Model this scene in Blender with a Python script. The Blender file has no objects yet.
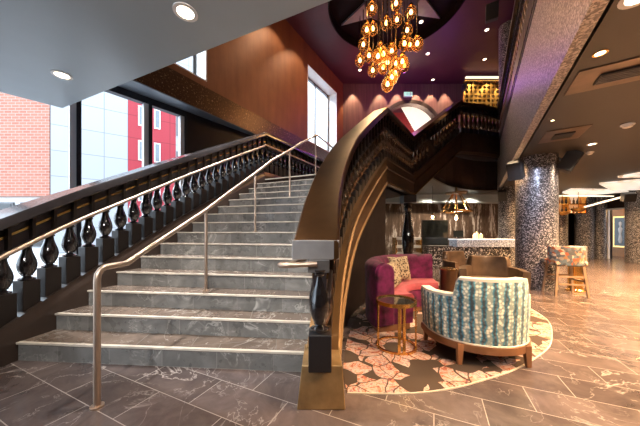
import bpy, bmesh, math, random
from mathutils import Vector, Matrix
random.seed(7)
PI = math.pi
S = bpy.context.scene
COL = S.collection
EYE = 1.19; CEIL = 2.8; UP = 4.27; TOP = 8.9; RISE = 0.17
WD = Vector((.53, .848)).normalized()          # building axis (turned 32 degrees)
WN = Vector((-WD.y, WD.x))                     # its normal, to the left / outdoors

# ------------------------------------------------------------------ materials
def new_mat(name):
    m = bpy.data.materials.new(name); m.use_nodes = True
    nt = m.node_tree; b = nt.nodes['Principled BSDF']
    return m, nt, b

def setv(b, color=None, rough=None, metal=None, coat=None, spec=None, emit=None, estr=None, trans=None, ior=None, sheen=None):
    if color is not None: b.inputs['Base Color'].default_value = (*color, 1)
    if rough is not None: b.inputs['Roughness'].default_value = rough
    if metal is not None: b.inputs['Metallic'].default_value = metal
    if coat is not None: b.inputs['Coat Weight'].default_value = coat; b.inputs['Coat Roughness'].default_value = .06
    if spec is not None: b.inputs['Specular IOR Level'].default_value = spec
    if emit is not None: b.inputs['Emission Color'].default_value = (*emit, 1)
    if estr is not None: b.inputs['Emission Strength'].default_value = estr
    if trans is not None: b.inputs['Transmission Weight'].default_value = trans
    if ior is not None: b.inputs['IOR'].default_value = ior
    if sheen is not None: b.inputs['Sheen Weight'].default_value = sheen

def coords(nt, scale=(1, 1, 1), rot=(0, 0, 0), loc=(0, 0, 0), kind='Object'):
    tc = nt.nodes.new('ShaderNodeTexCoord'); mp = nt.nodes.new('ShaderNodeMapping')
    mp.inputs['Scale'].default_value = scale; mp.inputs['Rotation'].default_value = rot
    mp.inputs['Location'].default_value = loc
    nt.links.new(tc.outputs[kind], mp.inputs['Vector'])
    return mp.outputs['Vector']

def ramp(nt, fac, stops, interp='LINEAR'):
    r = nt.nodes.new('ShaderNodeValToRGB'); r.color_ramp.interpolation = interp
    e = r.color_ramp.elements
    while len(e) < len(stops): e.new(.5)
    for i, (p, c) in enumerate(stops):
        e[i].position = p; e[i].color = (*c, 1)
    nt.links.new(fac, r.inputs['Fac'])
    return r.outputs['Color']

def noise(nt, vec, scale, detail=4, rough=.55, dist=0):
    n = nt.nodes.new('ShaderNodeTexNoise')
    n.inputs['Scale'].default_value = scale; n.inputs['Detail'].default_value = detail
    n.inputs['Roughness'].default_value = rough; n.inputs['Distortion'].default_value = dist
    if vec is not None: nt.links.new(vec, n.inputs['Vector'])
    return n.outputs['Fac']

def mix(nt, fac, a, b, mode='MIX'):
    m = nt.nodes.new('ShaderNodeMix'); m.data_type = 'RGBA'; m.blend_type = mode
    for s, v in ((m.inputs['Factor'], fac), (m.inputs[6], a), (m.inputs[7], b)):
        if hasattr(v, 'links') or hasattr(v, 'is_linked'): nt.links.new(v, s)
        elif isinstance(v, (int, float)): s.default_value = v
        else: s.default_value = (*v, 1)
    return m.outputs[2]

def bump(nt, b, h, strength=.2, dist=.01):
    n = nt.nodes.new('ShaderNodeBump'); n.inputs['Strength'].default_value = strength
    n.inputs['Distance'].default_value = dist
    nt.links.new(h, n.inputs['Height']); nt.links.new(n.outputs['Normal'], b.inputs['Normal'])

def plain(name, color, rough=.5, metal=0, coat=0, var=.12, scale=6, bmp=0, **kw):
    m, nt, b = new_mat(name); setv(b, rough=rough, metal=metal, coat=coat, **kw)
    v = coords(nt); f = noise(nt, v, scale, 5)
    lo = tuple(max(0, c * (1 - var)) for c in color); hi = tuple(min(1, c * (1 + var)) for c in color)
    nt.links.new(ramp(nt, f, [(.3, lo), (.7, hi)]), b.inputs['Base Color'])
    if bmp: bump(nt, b, noise(nt, v, scale * 12, 3), bmp, .003)
    return m

def veins(nt, vec, scale, width=.03, dist=1.5):
    f = noise(nt, vec, scale, 5, .6, dist)
    s = nt.nodes.new('ShaderNodeMath'); s.operation = 'SUBTRACT'; s.inputs[1].default_value = .5
    nt.links.new(f, s.inputs[0])
    a = nt.nodes.new('ShaderNodeMath'); a.operation = 'ABSOLUTE'; nt.links.new(s.outputs[0], a.inputs[0])
    l = ramp(nt, a.outputs[0], [(0, (1, 1, 1)), (width * .35, (.5, .5, .5)), (width, (0, 0, 0))])
    k = ramp(nt, noise(nt, vec, scale * .7, 2), [(.50, (0, 0, 0)), (.60, (.8, .8, .8))])
    return mix(nt, 1.0, l, k, 'MULTIPLY')

def marble_tile(name, lo, hi, vein, grout, rot, width, height, rough, mortar=.004, kind='Object', offset=.5, vw=.012):
    m, nt, b = new_mat(name); setv(b, rough=rough, spec=.6)
    v = coords(nt, rot=rot, kind=kind)
    br = nt.nodes.new('ShaderNodeTexBrick'); nt.links.new(v, br.inputs['Vector'])
    br.inputs['Scale'].default_value = 1; br.inputs['Brick Width'].default_value = width
    br.inputs['Row Height'].default_value = height; br.inputs['Mortar Size'].default_value = mortar
    br.inputs['Mortar Smooth'].default_value = .1; br.offset = offset
    br.inputs['Color1'].default_value = (.75, .75, .75, 1); br.inputs['Color2'].default_value = (1.2, 1.2, 1.2, 1)
    br.inputs['Mortar'].default_value = (1, 1, 1, 1)
    base = ramp(nt, noise(nt, v, 3.5, 8, .65, .6), [(.3, lo), (.7, hi)])
    base = mix(nt, 1.0, base, br.outputs['Color'], 'MULTIPLY')
    base = mix(nt, veins(nt, v, 1.6, vw, 1.0), base, vein)
    base = mix(nt, veins(nt, coords(nt, rot=(.4, .3, 1), loc=(3, 7, 1), kind=kind), 2.8, vw, .8), base, tuple(c * .7 for c in vein))
    base = mix(nt, br.outputs['Fac'], base, grout)
    nt.links.new(base, b.inputs['Base Color'])
    rr = ramp(nt, noise(nt, v, 9, 4), [(.3, (rough * .75,) * 3), (.7, (rough * 1.35,) * 3)])
    nt.links.new(rr, b.inputs['Roughness'])
    return m

def mosaic(name, dark, mid, light, scale, rough=.25, metal=.6):
    m, nt, b = new_mat(name); setv(b, rough=rough, metal=metal)
    v = coords(nt)
    vo = nt.nodes.new('ShaderNodeTexVoronoi'); vo.inputs['Scale'].default_value = scale
    nt.links.new(v, vo.inputs['Vector'])
    sp = nt.nodes.new('ShaderNodeSeparateColor'); nt.links.new(vo.outputs['Color'], sp.inputs[0])
    nt.links.new(ramp(nt, sp.outputs[0], [(0, dark), (.42, mid), (.78, light), (.95, light)], 'CONSTANT'), b.inputs['Base Color'])
    bump(nt, b, sp.outputs[1], .5, .01)
    return m

M = {}
M['floor'] = marble_tile('brown marble floor tile', (.070, .054, .054), (.150, .117, .112), (.46, .41, .39), (.36, .32, .30), (0, 0, math.radians(24.5)), .62, .30, .2, .003)
M['tread'] = marble_tile('grey marble tread with brown reflections', (.105, .080, .066), (.21, .16, .13), (.52, .48, .44), (.2, .18, .16), (0, 0, math.radians(-10)), .5, 3, .22, .003)  # same marble as the risers; brown of reflected surroundings put into the colour
M['riser'] = marble_tile('grey marble riser', (.145, .145, .143), (.275, .275, .268), (.60, .59, .57), (.30, .29, .28), (PI / 2, 0, 0), .5, 8, .3, .003, vw=.022)
M['nosing'] = plain('pale stone nosing', (.62, .57, .50), .35)
M['joint'] = plain('pale joint', (.30, .22, .15), .4)
M['bronze'] = plain('polished bronze', (.46, .27, .11), .24, 1, var=.25, scale=2.5)
M['cap'] = plain('brushed bronze cap', (.125, .060, .024), .34, .9, var=.3, scale=2)
M['cap_dark'] = plain('dark gloss cap', (.045, .042, .046), .22, .2, .3, var=.15)
M['baluster_highlit'] = plain('black bronze toned for highlights', (.20, .135, .085), .2, .8, .3)  # lightened so the colour carries the gold highlights of the dark balusters
M['stringer'] = plain('aged bronze stringer', (.17, .095, .040), .45, .8, var=.3, scale=2)
M['bronze_dark'] = plain('dark bronze', (.10, .062, .038), .3, .75, var=.25, scale=3)
M['gold'] = plain('gold', (.74, .45, .14), .24, 1)
M['rail'] = plain('satin rail metal', (.56, .43, .34), .38, .9, var=.06)
M['steel'] = plain('brushed steel', (.55, .53, .52), .25, 1, var=.06)
M['black'] = plain('black gloss paint', (.014, .012, .013), .12, 0, 1)
M['blacksatin'] = plain('black satin paint', (.018, .018, .022), .35, 0, .2)
M['gunmetal'] = plain('gunmetal', (.16, .16, .165), .35, .4)
M['cap_grey'] = plain('satin grey end cap', (.30, .30, .31), .4, .2)
M['darkwall'] = plain('dark umber wall', (.026, .016, .014), .6, 0, spec=.2, var=.25, bmp=.15)
M['darkwall2'] = plain('black brown wall', (.02, .014, .016), .4, 0, var=.2)
M['soffit'] = plain('slate blue paint', (.20, .23, .27), .4, var=.05)
M['ceil'] = plain('satin grey ceiling paint', (.31, .385, .45), .30, 0, var=.04, scale=2)
M['ceil_warm'] = plain('umber grey ceiling paint', (.034, .029, .027), .42, 0, var=.1, scale=2)
M['plum'] = plain('plum paint', (.075, .020, .038), .5, var=.1, scale=2)
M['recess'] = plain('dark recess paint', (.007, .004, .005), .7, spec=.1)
M['starpaint'] = plain('grey star paint', (.22, .20, .23), .5)
M['white'] = plain('white paint', (.78, .79, .80), .4, var=.03)
M['frame_dark'] = plain('dark window frame', (.035, .037, .045), .35, .3)
M['wood'] = plain('walnut wood', (.22, .10, .045), .4, var=.35, scale=5)
M['wood_grey'] = plain('greyed oak', (.26, .18, .12), .5, var=.3)
M['velvet'] = plain('burgundy velvet', (.085, .006, .045), .7, var=.85, scale=8, bmp=.2, sheen=.08, spec=.2)
M['velvet_lit'] = plain('burgundy velvet lit from above', (.27, .030, .055), .7, var=.3, scale=7, bmp=.2, sheen=.15)  # same velvet as the back; pink of light from above put into its colour
M['leather'] = plain('bronze leather', (.165, .115, .085), .28, .5, var=.35, scale=4)
M['piping'] = plain('cream piping', (.62, .58, .52), .6)
M['screen'] = plain('dark screen', (.03, .035, .035), .12)
M['stone_white'] = plain('white counter', (.72, .75, .78), .3, var=.05)
M['rubber'] = plain('speaker grille', (.012, .012, .013), .7)
M['spk'] = plain('speaker cabinet', (.022, .023, .026), .5)
M['umber_gloss'] = plain('umber gloss paint', (.040, .026, .020), .3, .1, .2)
M['plinth'] = plain('bronze plinth in lit tone', (.40, .26, .12), .42, .55, var=.3, scale=7)  # brighter copy of the bronze; light on the plinth put into the colour
M['block_dark'] = plain('umber black block', (.016, .011, .009), .4, 0, spec=.35)
M['pane_grey'] = plain('grey window pane', (.22, .25, .28), .2)
M['pave'] = plain('pale pavement', (.60, .60, .60), .8, scale=2)
M['redpanel'] = None

def brown_wall():
    m, nt, b = new_mat('copper plaster wall'); setv(b, rough=.5, metal=.25)
    v = coords(nt, scale=(1, 1, .12)); f = noise(nt, v, 5, 6, .65)
    f2 = noise(nt, coords(nt), 1.2, 3)
    a = ramp(nt, f, [(.3, (.15, .052, .024)), (.7, (.26, .105, .046))])
    nt.links.new(mix(nt, .5, a, ramp(nt, f2, [(.3, (.14, .048, .022)), (.7, (.24, .09, .04))])), b.inputs['Base Color'])
    return m
M['copper'] = brown_wall()
def glitter_band():
    m, nt, b = new_mat('glitter bronze band'); setv(b, rough=.35, metal=.4)
    f = noise(nt, coords(nt), 26, 3, .7)
    nt.links.new(ramp(nt, f, [(.5, (.075, .036, .018)), (.62, (.13, .065, .03)), (.70, (.70, .5, .32))]), b.inputs['Base Color'])
    return m
M['band'] = glitter_band()
M['mosaic'] = mosaic('mirror chip mosaic', (.035, .036, .042), (.13, .13, .145), (.52, .52, .55), 64, .32, .3)
M['mosaic_bar'] = mosaic('dark chip mosaic', (.014, .014, .016), (.10, .10, .11), (.55, .55, .56), 34, .3, .35)
def fascia_mat():
    m, nt, b = new_mat('sequin fascia'); setv(b, rough=.4, metal=.45)
    vo = nt.nodes.new('ShaderNodeTexVoronoi'); vo.inputs['Scale'].default_value = 65
    nt.links.new(coords(nt), vo.inputs['Vector'])
    sp = nt.nodes.new('ShaderNodeSeparateColor'); nt.links.new(vo.outputs['Color'], sp.inputs[0])
    nt.links.new(ramp(nt, sp.outputs[0], [(0, (.13, .12, .13)), (.5, (.27, .25, .25)), (1, (.62, .58, .58))]), b.inputs['Base Color'])
    bump(nt, b, sp.outputs[1], .4, .006)
    return m
M['fascia'] = fascia_mat()
def drip_wall():
    m, nt, b = new_mat('silver drip wallcovering'); setv(b, rough=.35, metal=.3)
    f = noise(nt, coords(nt, scale=(5, 1, .7)), 1, 6, .75)
    nt.links.new(ramp(nt, f, [(.40, (.055, .036, .027)), (.54, (.12, .085, .065)), (.59, (.60, .58, .56)), (.68, (.30, .27, .25))]), b.inputs['Base Color'])
    return m
M['drip'] = drip_wall()
def bar_edge():
    m = mosaic('backlit pale mosaic edge', (.16, .19, .25), (.40, .46, .56), (.75, .82, .92), 60, .3, .1)
    b = m.node_tree.nodes['Principled BSDF']; b.inputs['Emission Color'].default_value = (.5, .68, 1, 1); b.inputs['Emission Strength'].default_value = .05
    return m
M['bar_edge'] = bar_edge()
def far_wall_mat():
    m, nt, b = new_mat('plum streaked plaster'); setv(b, rough=.5)
    f = noise(nt, coords(nt, scale=(6, 1, .25)), 1.4, 5, .7)
    nt.links.new(ramp(nt, f, [(.35, (.075, .035, .045)), (.7, (.15, .08, .085))]), b.inputs['Base Color'])
    return m
M['farwall'] = far_wall_mat()
def rug_mat():
    m, nt, b = new_mat('petal pattern carpet'); setv(b, rough=.95)
    v = coords(nt, scale=(1, 1, 0)); wob = nt.nodes.new('ShaderNodeTexNoise'); wob.inputs['Scale'].default_value = 3
    nt.links.new(v, wob.inputs['Vector'])
    vm = nt.nodes.new('ShaderNodeVectorMath'); vm.operation = 'MULTIPLY_ADD'
    vm.inputs[1].default_value = (.22, .22, 0); nt.links.new(wob.outputs['Color'], vm.inputs[0]); nt.links.new(v, vm.inputs[2])
    vo = nt.nodes.new('ShaderNodeTexVoronoi'); vo.feature = 'DISTANCE_TO_EDGE'; vo.inputs['Scale'].default_value = 6.2
    nt.links.new(vm.outputs[0], vo.inputs['Vector'])
    vc = nt.nodes.new('ShaderNodeTexVoronoi'); vc.inputs['Scale'].default_value = 6.2; nt.links.new(vm.outputs[0], vc.inputs['Vector'])
    sp = nt.nodes.new('ShaderNodeSeparateColor'); nt.links.new(vc.outputs['Color'], sp.inputs[0])
    edge = ramp(nt, vo.outputs['Distance'], [(.022, (0, 0, 0)), (.036, (1, 1, 1))])
    on = ramp(nt, sp.outputs[0], [(0, (0, 0, 0)), (.33, (1, 1, 1))], 'CONSTANT')
    msk = mix(nt, 1, edge, on, 'MULTIPLY')
    pet = ramp(nt, noise(nt, v, 15, 6, .7, 1.2), [(.28, (.08, .025, .04)), (.37, (.22, .07, .10)), (.42, (.40, .12, .04)), (.47, (.46, .29, .24)), (.54, (.55, .44, .40)), (.59, (.20, .09, .13)), (.65, (.44, .28, .24)), (.71, (.46, .13, .03))])
    nt.links.new(mix(nt, msk, (.055, .036, .026), pet), b.inputs['Base Color'])
    bump(nt, b, noise(nt, v, 220, 2), .3, .004)
    return m
M['rug'] = rug_mat()
def chair_fabric():
    m, nt, b = new_mat('teal snakeskin stripe fabric'); setv(b, rough=.7, sheen=.2)
    tc = nt.nodes.new('ShaderNodeTexCoord'); mp = nt.nodes.new('ShaderNodeMapping')
    nt.links.new(tc.outputs['UV'], mp.inputs['Vector'])
    v = mp.outputs['Vector']
    wv = nt.nodes.new('ShaderNodeTexWave'); wv.inputs['Scale'].default_value = 3.5; wv.inputs['Distortion'].default_value = 1.7
    wv.inputs['Detail'].default_value = 2; wv.inputs['Detail Scale'].default_value = 5
    nt.links.new(v, wv.inputs['Vector'])
    vo = nt.nodes.new('ShaderNodeTexVoronoi'); vo.inputs['Scale'].default_value = 34; vo.inputs['Randomness'].default_value = .7
    nt.links.new(v, vo.inputs['Vector'])
    st = ramp(nt, wv.outputs['Fac'], [(.04, (.13, .15, .16)), (.26, (.07, .40, .58)), (.50, (.50, .64, .62)), (.75, (.88, .84, .70))])
    ce = ramp(nt, vo.outputs['Distance'], [(.18, (1.15, 1.15, 1.15)), (.38, (.85, .93, .97)), (.58, (.28, .40, .46))])
    nt.links.new(mix(nt, .9, st, ce, 'MULTIPLY'), b.inputs['Base Color'])
    return m
M['teal'] = chair_fabric()
def patch_fabric():
    m, nt, b = new_mat('multicolour triangle fabric'); setv(b, rough=.7)
    vo = nt.nodes.new('ShaderNodeTexVoronoi'); vo.inputs['Scale'].default_value = 21; nt.links.new(coords(nt), vo.inputs['Vector'])
    sp = nt.nodes.new('ShaderNodeSeparateColor'); nt.links.new(vo.outputs['Color'], sp.inputs[0])
    nt.links.new(ramp(nt, sp.outputs[0], [(0, (.06, .07, .08)), (.22, (.26, .07, .03)), (.34, (.22, .20, .17)), (.52, (.09, .13, .16)), (.74, (.25, .13, .06)), (.82, (.08, .09, .10)), (.92, (.45, .38, .28))], 'CONSTANT'), b.inputs['Base Color'])
    return m
M['patch'] = patch_fabric()
def leopard():
    m, nt, b = new_mat('spotted cushion fabric'); setv(b, rough=.8)
    vo = nt.nodes.new('ShaderNodeTexVoronoi'); vo.inputs['Scale'].default_value = 30; nt.links.new(coords(nt), vo.inputs['Vector'])
    nt.links.new(ramp(nt, vo.outputs['Distance'], [(.26, (.045, .028, .018)), (.40, (.20, .15, .095)), (.6, (.36, .29, .20))]), b.inputs['Base Color'])
    return m
M['leopard'] = leopard()
def brick_mat():
    m, nt, b = new_mat('red brick'); setv(b, rough=.85)
    br = nt.nodes.new('ShaderNodeTexBrick'); nt.links.new(coords(nt, rot=(PI / 2, 0, 0)), br.inputs['Vector'])
    br.inputs['Scale'].default_value = 1; br.inputs['Brick Width'].default_value = .42; br.inputs['Row Height'].default_value = .16
    br.inputs['Mortar Size'].default_value = .018
    br.inputs['Color1'].default_value = (.36, .125, .085, 1); br.inputs['Color2'].default_value = (.42, .16, .11, 1)
    br.inputs['Mortar'].default_value = (.46, .29, .24, 1)
    nt.links.new(br.outputs['Color'], b.inputs['Base Color'])
    return m
M['brick'] = brick_mat()
def panel_mat(name, c, gap, w, h):
    m, nt, b = new_mat(name); setv(b, rough=.6)
    br = nt.nodes.new('ShaderNodeTexBrick'); nt.links.new(coords(nt, kind='UV'), br.inputs['Vector'])
    br.offset = 0; br.inputs['Scale'].default_value = 1; br.inputs['Brick Width'].default_value = w; br.inputs['Row Height'].default_value = h
    br.inputs['Mortar Size'].default_value = .02
    br.inputs['Color1'].default_value = (*c, 1); br.inputs['Color2'].default_value = (*[x * 1.04 for x in c], 1); br.inputs['Mortar'].default_value = (*gap, 1)
    nt.links.new(br.outputs['Color'], b.inputs['Base Color'])
    return m
M['greypanel'] = panel_mat('pale grey cladding panel', (.43, .44, .46), (.24, .25, .27), 1.15, 1.45)
M['redpanel'] = panel_mat('red cladding panel', (.41, .030, .045), (.22, .016, .024), 1.15, 1.45)

def emitter(name, color, s):
    m, nt, b = new_mat(name); setv(b, color=(.8, .8, .8), emit=color, estr=s)
    return m
M['lamp_warm'] = emitter('warm lamp', (1, .80, .55), 5)
M['lamp_white'] = emitter('white lamp', (1, .96, .9), 7)
M['bulb'] = emitter('filament bulb', (1, .66, .30), 9)
M['bartop'] = emitter('lit bar edge', (.72, .84, 1), .32)
M['cream_light'] = emitter('lit cream panel', (1, .88, .70), .55)
M['candle'] = emitter('candle glow', (1, .40, .08), 1.0)
M['exit'] = emitter('green exit sign', (.10, .8, .5), .6)
M['shelf_glow'] = emitter('amber shelf glow', (1, .45, .16), .14)
M['linear'] = emitter('linear tube glow', (1, .82, .6), .8)
def crystal_mat():
    m, nt, b = new_mat('lit crystal panel'); setv(b, rough=.3)
    vo = nt.nodes.new('ShaderNodeTexVoronoi'); vo.inputs['Scale'].default_value = 9; nt.links.new(coords(nt), vo.inputs['Vector'])
    sp = nt.nodes.new('ShaderNodeSeparateColor'); nt.links.new(vo.outputs['Color'], sp.inputs[0])
    c = ramp(nt, sp.outputs[0], [(0, (.30, .20, .12)), (.25, (.8, .68, .52)), (.8, (1, .95, .86))])
    nt.links.new(c, b.inputs['Emission Color']); b.inputs['Emission Strength'].default_value = .45
    return m
M['crystal'] = crystal_mat()
def glassy(name, color, rough=.02, alpha_mix=.85):
    m = bpy.data.materials.new(name); m.use_nodes = True; nt = m.node_tree
    for n in list(nt.nodes):
        if n.type != 'OUTPUT_MATERIAL': nt.nodes.remove(n)
    out = [n for n in nt.nodes][0]
    t = nt.nodes.new('ShaderNodeBsdfTransparent'); t.inputs[0].default_value = (*color, 1)
    g = nt.nodes.new('ShaderNodeBsdfGlossy'); g.inputs['Roughness'].default_value = rough
    lw = nt.nodes.new('ShaderNodeLayerWeight'); lw.inputs['Blend'].default_value = .5
    fr = nt.nodes.new('ShaderNodeMath'); fr.operation = 'POWER'; fr.inputs[1].default_value = 5; nt.links.new(lw.outputs['Facing'], fr.inputs[0])
    mx = nt.nodes.new('ShaderNodeMixShader')
    nt.links.new(fr.outputs[0], mx.inputs[0]); nt.links.new(t.outputs[0], mx.inputs[1]); nt.links.new(g.outputs[0], mx.inputs[2])
    nt.links.new(mx.outputs[0], out.inputs[0])
    return m
M['glass'] = glassy('clear glass', (.93, .95, .96))
def amber_glass():
    m = glassy('amber glass', (1, .78, .48), .05); nt = m.node_tree
    out = [n for n in nt.nodes if n.type == 'OUTPUT_MATERIAL'][0]; prev = out.inputs[0].links[0].from_socket
    tl = nt.nodes.new('ShaderNodeBsdfTranslucent'); tl.inputs[0].default_value = (.50, .28, .10, 1)
    mx = nt.nodes.new('ShaderNodeMixShader'); mx.inputs[0].default_value = .22
    nt.links.new(prev, mx.inputs[1]); nt.links.new(tl.outputs[0], mx.inputs[2]); nt.links.new(mx.outputs[0], out.inputs[0]); return m
M['amber'] = amber_glass()
M['frost'] = emitter('overcast white glass', (.93, .96, 1), 1.1)
M['darkglass'] = plain('dark mirror glass', (.02, .02, .02), .06, 0, .5)
M['bottle'] = plain('brown bottle glass', (.10, .045, .02), .1, 0, .5)
M['skin'] = plain('poster skin print', (.55, .5, .45), .5)

# ------------------------------------------------------------------ mesh kit
ORI = {}
class MB:
    def __init__(s): s.bm = bmesh.new(); s.uv = None
    def box(s, c, d, rz=0, taper=None):
        c = Vector(c); hx, hy, hz = d[0] / 2, d[1] / 2, d[2] / 2
        R = Matrix.Rotation(rz, 3, 'Z'); v = []
        for z in (-hz, hz):
            k = 1 if (taper is None or z > 0) else taper
            for x, y in ((-hx, -hy), (hx, -hy), (hx, hy), (-hx, hy)):
                v.append(s.bm.verts.new(c + R @ Vector((x * k, y * k, z))))
        for f in ((3, 2, 1, 0), (4, 5, 6, 7), (0, 1, 5, 4), (1, 2, 6, 5), (2, 3, 7, 6), (3, 0, 4, 7)):
            s.bm.faces.new([v[i] for i in f])
        return s
    def obox(s, c, d, R):
        c = Vector(c); v = []
        for z in (-.5, .5):
            for x, y in ((-.5, -.5), (.5, -.5), (.5, .5), (-.5, .5)):
                v.append(s.bm.verts.new(c + R @ Vector((x * d[0], y * d[1], z * d[2]))))
        for f in ((3, 2, 1, 0), (4, 5, 6, 7), (0, 1, 5, 4), (1, 2, 6, 5), (2, 3, 7, 6), (3, 0, 4, 7)):
            s.bm.faces.new([v[i] for i in f])
        return s
    def prism(s, poly, z0, z1):
        a = sum(poly[i][0] * poly[(i + 1) % len(poly)][1] - poly[(i + 1) % len(poly)][0] * poly[i][1] for i in range(len(poly)))
        if a < 0: poly = poly[::-1]
        lo = [s.bm.verts.new((p[0], p[1], z0)) for p in poly]; hi = [s.bm.verts.new((p[0], p[1], z1)) for p in poly]
        s.bm.faces.new(lo[::-1]); s.bm.faces.new(hi)
        n = len(poly)
        for i in range(n): s.bm.faces.new((lo[i], lo[(i + 1) % n], hi[(i + 1) % n], hi[i]))
        return s
    def hexa(s, a):                                   # eight corners, bottom ring then top ring
        v = [s.bm.verts.new(p) for p in a]
        for f in ((3, 2, 1, 0), (4, 5, 6, 7), (0, 1, 5, 4), (1, 2, 6, 5), (2, 3, 7, 6), (3, 0, 4, 7)):
            s.bm.faces.new([v[i] for i in f])
        return s
    def lathe(s, prof, c=(0, 0, 0), seg=20):
        closed = len(prof) > 3 and abs(prof[0][0] - prof[-1][0]) < 1e-6 and abs(prof[0][1] - prof[-1][1]) < .0025
        if closed: prof = prof[:-1] + [prof[0]]
        c = Vector(c); rings = []
        for r, z in prof:
            if r < 1e-5: rings.append([s.bm.verts.new(c + Vector((0, 0, z)))])
            else: rings.append([s.bm.verts.new(c + Vector((r * math.cos(2 * PI * i / seg), r * math.sin(2 * PI * i / seg), z))) for i in range(seg)])
        for A, B in zip(rings, rings[1:]):
            for i in range(seg):
                j = (i + 1) % seg
                if len(A) == 1 and len(B) == 1: continue
                if len(A) == 1: s.bm.faces.new((A[0], B[j], B[i]))
                elif len(B) == 1: s.bm.faces.new((A[i], A[j], B[0]))
                else: s.bm.faces.new((A[i], A[j], B[j], B[i]))
        if closed: return s
        if len(rings[0]) > 1: s.bm.faces.new(rings[0][::-1])
        if len(rings[-1]) > 1: s.bm.faces.new(rings[-1])
        return s
    def tube(s, pts, r, seg=10, closed=False):
        pts = [Vector(p) for p in pts]; n = len(pts); rings = []; up = None
        for i, p in enumerate(pts):
            if closed: t = (pts[(i + 1) % n] - pts[i - 1]).normalized()
            else: t = (pts[min(i + 1, n - 1)] - pts[max(i - 1, 0)]).normalized()
            if up is None:
                up = Vector((0, 0, 1)) if abs(t.z) < .9 else Vector((0, 1, 0))
            a = (up - t * up.dot(t)).normalized(); up = a; b = t.cross(a)
            rr = r[i] if isinstance(r, (list, tuple)) else r
            rings.append([s.bm.verts.new(p + rr * (math.cos(2 * PI * k / seg) * a + math.sin(2 * PI * k / seg) * b)) for k in range(seg)])
        last = n if closed else n - 1
        for i in range(last):
            A, B = rings[i], rings[(i + 1) % n]
            for k in range(seg): s.bm.faces.new((A[k], A[(k + 1) % seg], B[(k + 1) % seg], B[k]))
        if not closed:
            s.bm.faces.new(rings[0][::-1]); s.bm.faces.new(rings[-1])
        return s
    def sweep(s, path, prof, clampz=None, miter=True):
        """path: list of (x, y, z); prof: closed polygon of (u right of travel, v up)."""
        n = len(path); rings = []
        for i, p in enumerate(path):
            p = Vector(p)
            d0 = (p - Vector(path[i - 1])) if i else None
            d1 = (Vector(path[i + 1]) - p) if i < n - 1 else None
            ts = [Vector((d.x, d.y)).normalized() for d in (d0, d1) if d is not None]
            t = sum(ts, Vector((0, 0))).normalized(); k = 1
            if len(ts) == 2: k = 1 / max(.5, t.dot(ts[0]))
            nr = Vector((t.y, -t.x)) * k
            ring = []
            for u, v in prof:
                z = p.z + v
                if clampz is not None: z = max(clampz, z)
                ring.append(s.bm.verts.new((p.x + nr.x * u, p.y + nr.y * u, z)))
            rings.append(ring)
        m = len(prof)
        for A, B in zip(rings, rings[1:]):
            for i in range(m): s.bm.faces.new((A[i], B[i], B[(i + 1) % m], A[(i + 1) % m]))
        s.bm.faces.new(rings[0]); s.bm.faces.new(rings[-1][::-1])
        return s
    def pillow(s, c, w, h, t, R):
        N = 10; c = Vector(c); g = {}
        for side in (1, -1):
            for i in range(N + 1):
                for j in range(N + 1):
                    a, b = i / N * 2 - 1, j / N * 2 - 1
                    e = (1 - a ** 4) * (1 - b ** 4)
                    if side == -1 and (i in (0, N) or j in (0, N)): g[(-1, i, j)] = g[(1, i, j)]; continue
                    k = 1 - .07 * (1 - abs(a)) * abs(b); k2 = 1 - .07 * (1 - abs(b)) * abs(a)
                    g[(side, i, j)] = s.bm.verts.new(c + R @ Vector((a * w / 2 * k2, side * t / 2 * e ** .6, b * h / 2 * k)))
            for i in range(N):
                for j in range(N):
                    q = [g[(side, i, j)], g[(side, i + 1, j)], g[(side, i + 1, j + 1)], g[(side, i, j + 1)]]
                    s.bm.faces.new(q if side == -1 else q[::-1])
        return s
    def build(s, name, mat, parent=None, smooth=False, bevel=0, local=False, seg=2):
        bmesh.ops.remove_doubles(s.bm, verts=s.bm.verts[:], dist=1e-5)
        bmesh.ops.recalc_face_normals(s.bm, faces=s.bm.faces[:])
        me = bpy.data.meshes.new(name); s.bm.to_mesh(me); s.bm.free()
        o = bpy.data.objects.new(name, me); COL.objects.link(o)
        me.materials.append(M[mat] if isinstance(mat, str) else mat)
        if parent is not None:
            o.parent = parent; ori = ORI[parent]
            if not local: me.transform(Matrix.Translation(-ori))
            ORI[o] = ori
        else: ORI[o] = Vector((0, 0, 0))
        if smooth:
            for p in me.polygons: p.use_smooth = True
            try: me.set_sharp_from_angle(angle=math.radians(42))
            except Exception: pass
        if bevel:
            b = o.modifiers.new('bevel', 'BEVEL'); b.width = bevel; b.segments = seg; b.limit_method = 'ANGLE'
        return o

def tag(o, label=None, cat=None, group=None, kind=None):
    if label: o['label'] = label
    if cat: o['category'] = cat
    if group: o['group'] = group
    if kind: o['kind'] = kind
    return o
def thing(name, label, cat, loc=(0, 0, 0), rz=0, group=None):
    o = bpy.data.objects.new(name, None); COL.objects.link(o); o.empty_display_size = .1
    o.location = loc; o.rotation_euler = (0, 0, rz); ORI[o] = Vector(loc)
    return tag(o, label, cat, group)
def struct(name, mb, mat, label, cat='setting', **kw):
    o = mb.build(name, mat, **kw); return tag(o, label, cat, kind='structure')
def dup(root, loc, rz, label, group=None):
    r = root.copy(); COL.objects.link(r); r.location = loc; r.rotation_euler = (0, 0, rz)
    r['label'] = label
    if group: r['group'] = group
    for ch in list(root.children):
        c = ch.copy(); COL.objects.link(c); c.parent = r
        for g in ch.children:
            d = g.copy(); COL.objects.link(d); d.parent = c
    return r
def put(mesh_obj, parent, loc, rz=0, name=None):                 # another object on the same mesh data
    o = bpy.data.objects.new(name or mesh_obj.name.split('.')[0], mesh_obj.data); COL.objects.link(o)
    o.parent = parent; o.location = loc; o.rotation_euler = (0, 0, rz); ORI[o] = ORI[parent]
    return o

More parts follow.
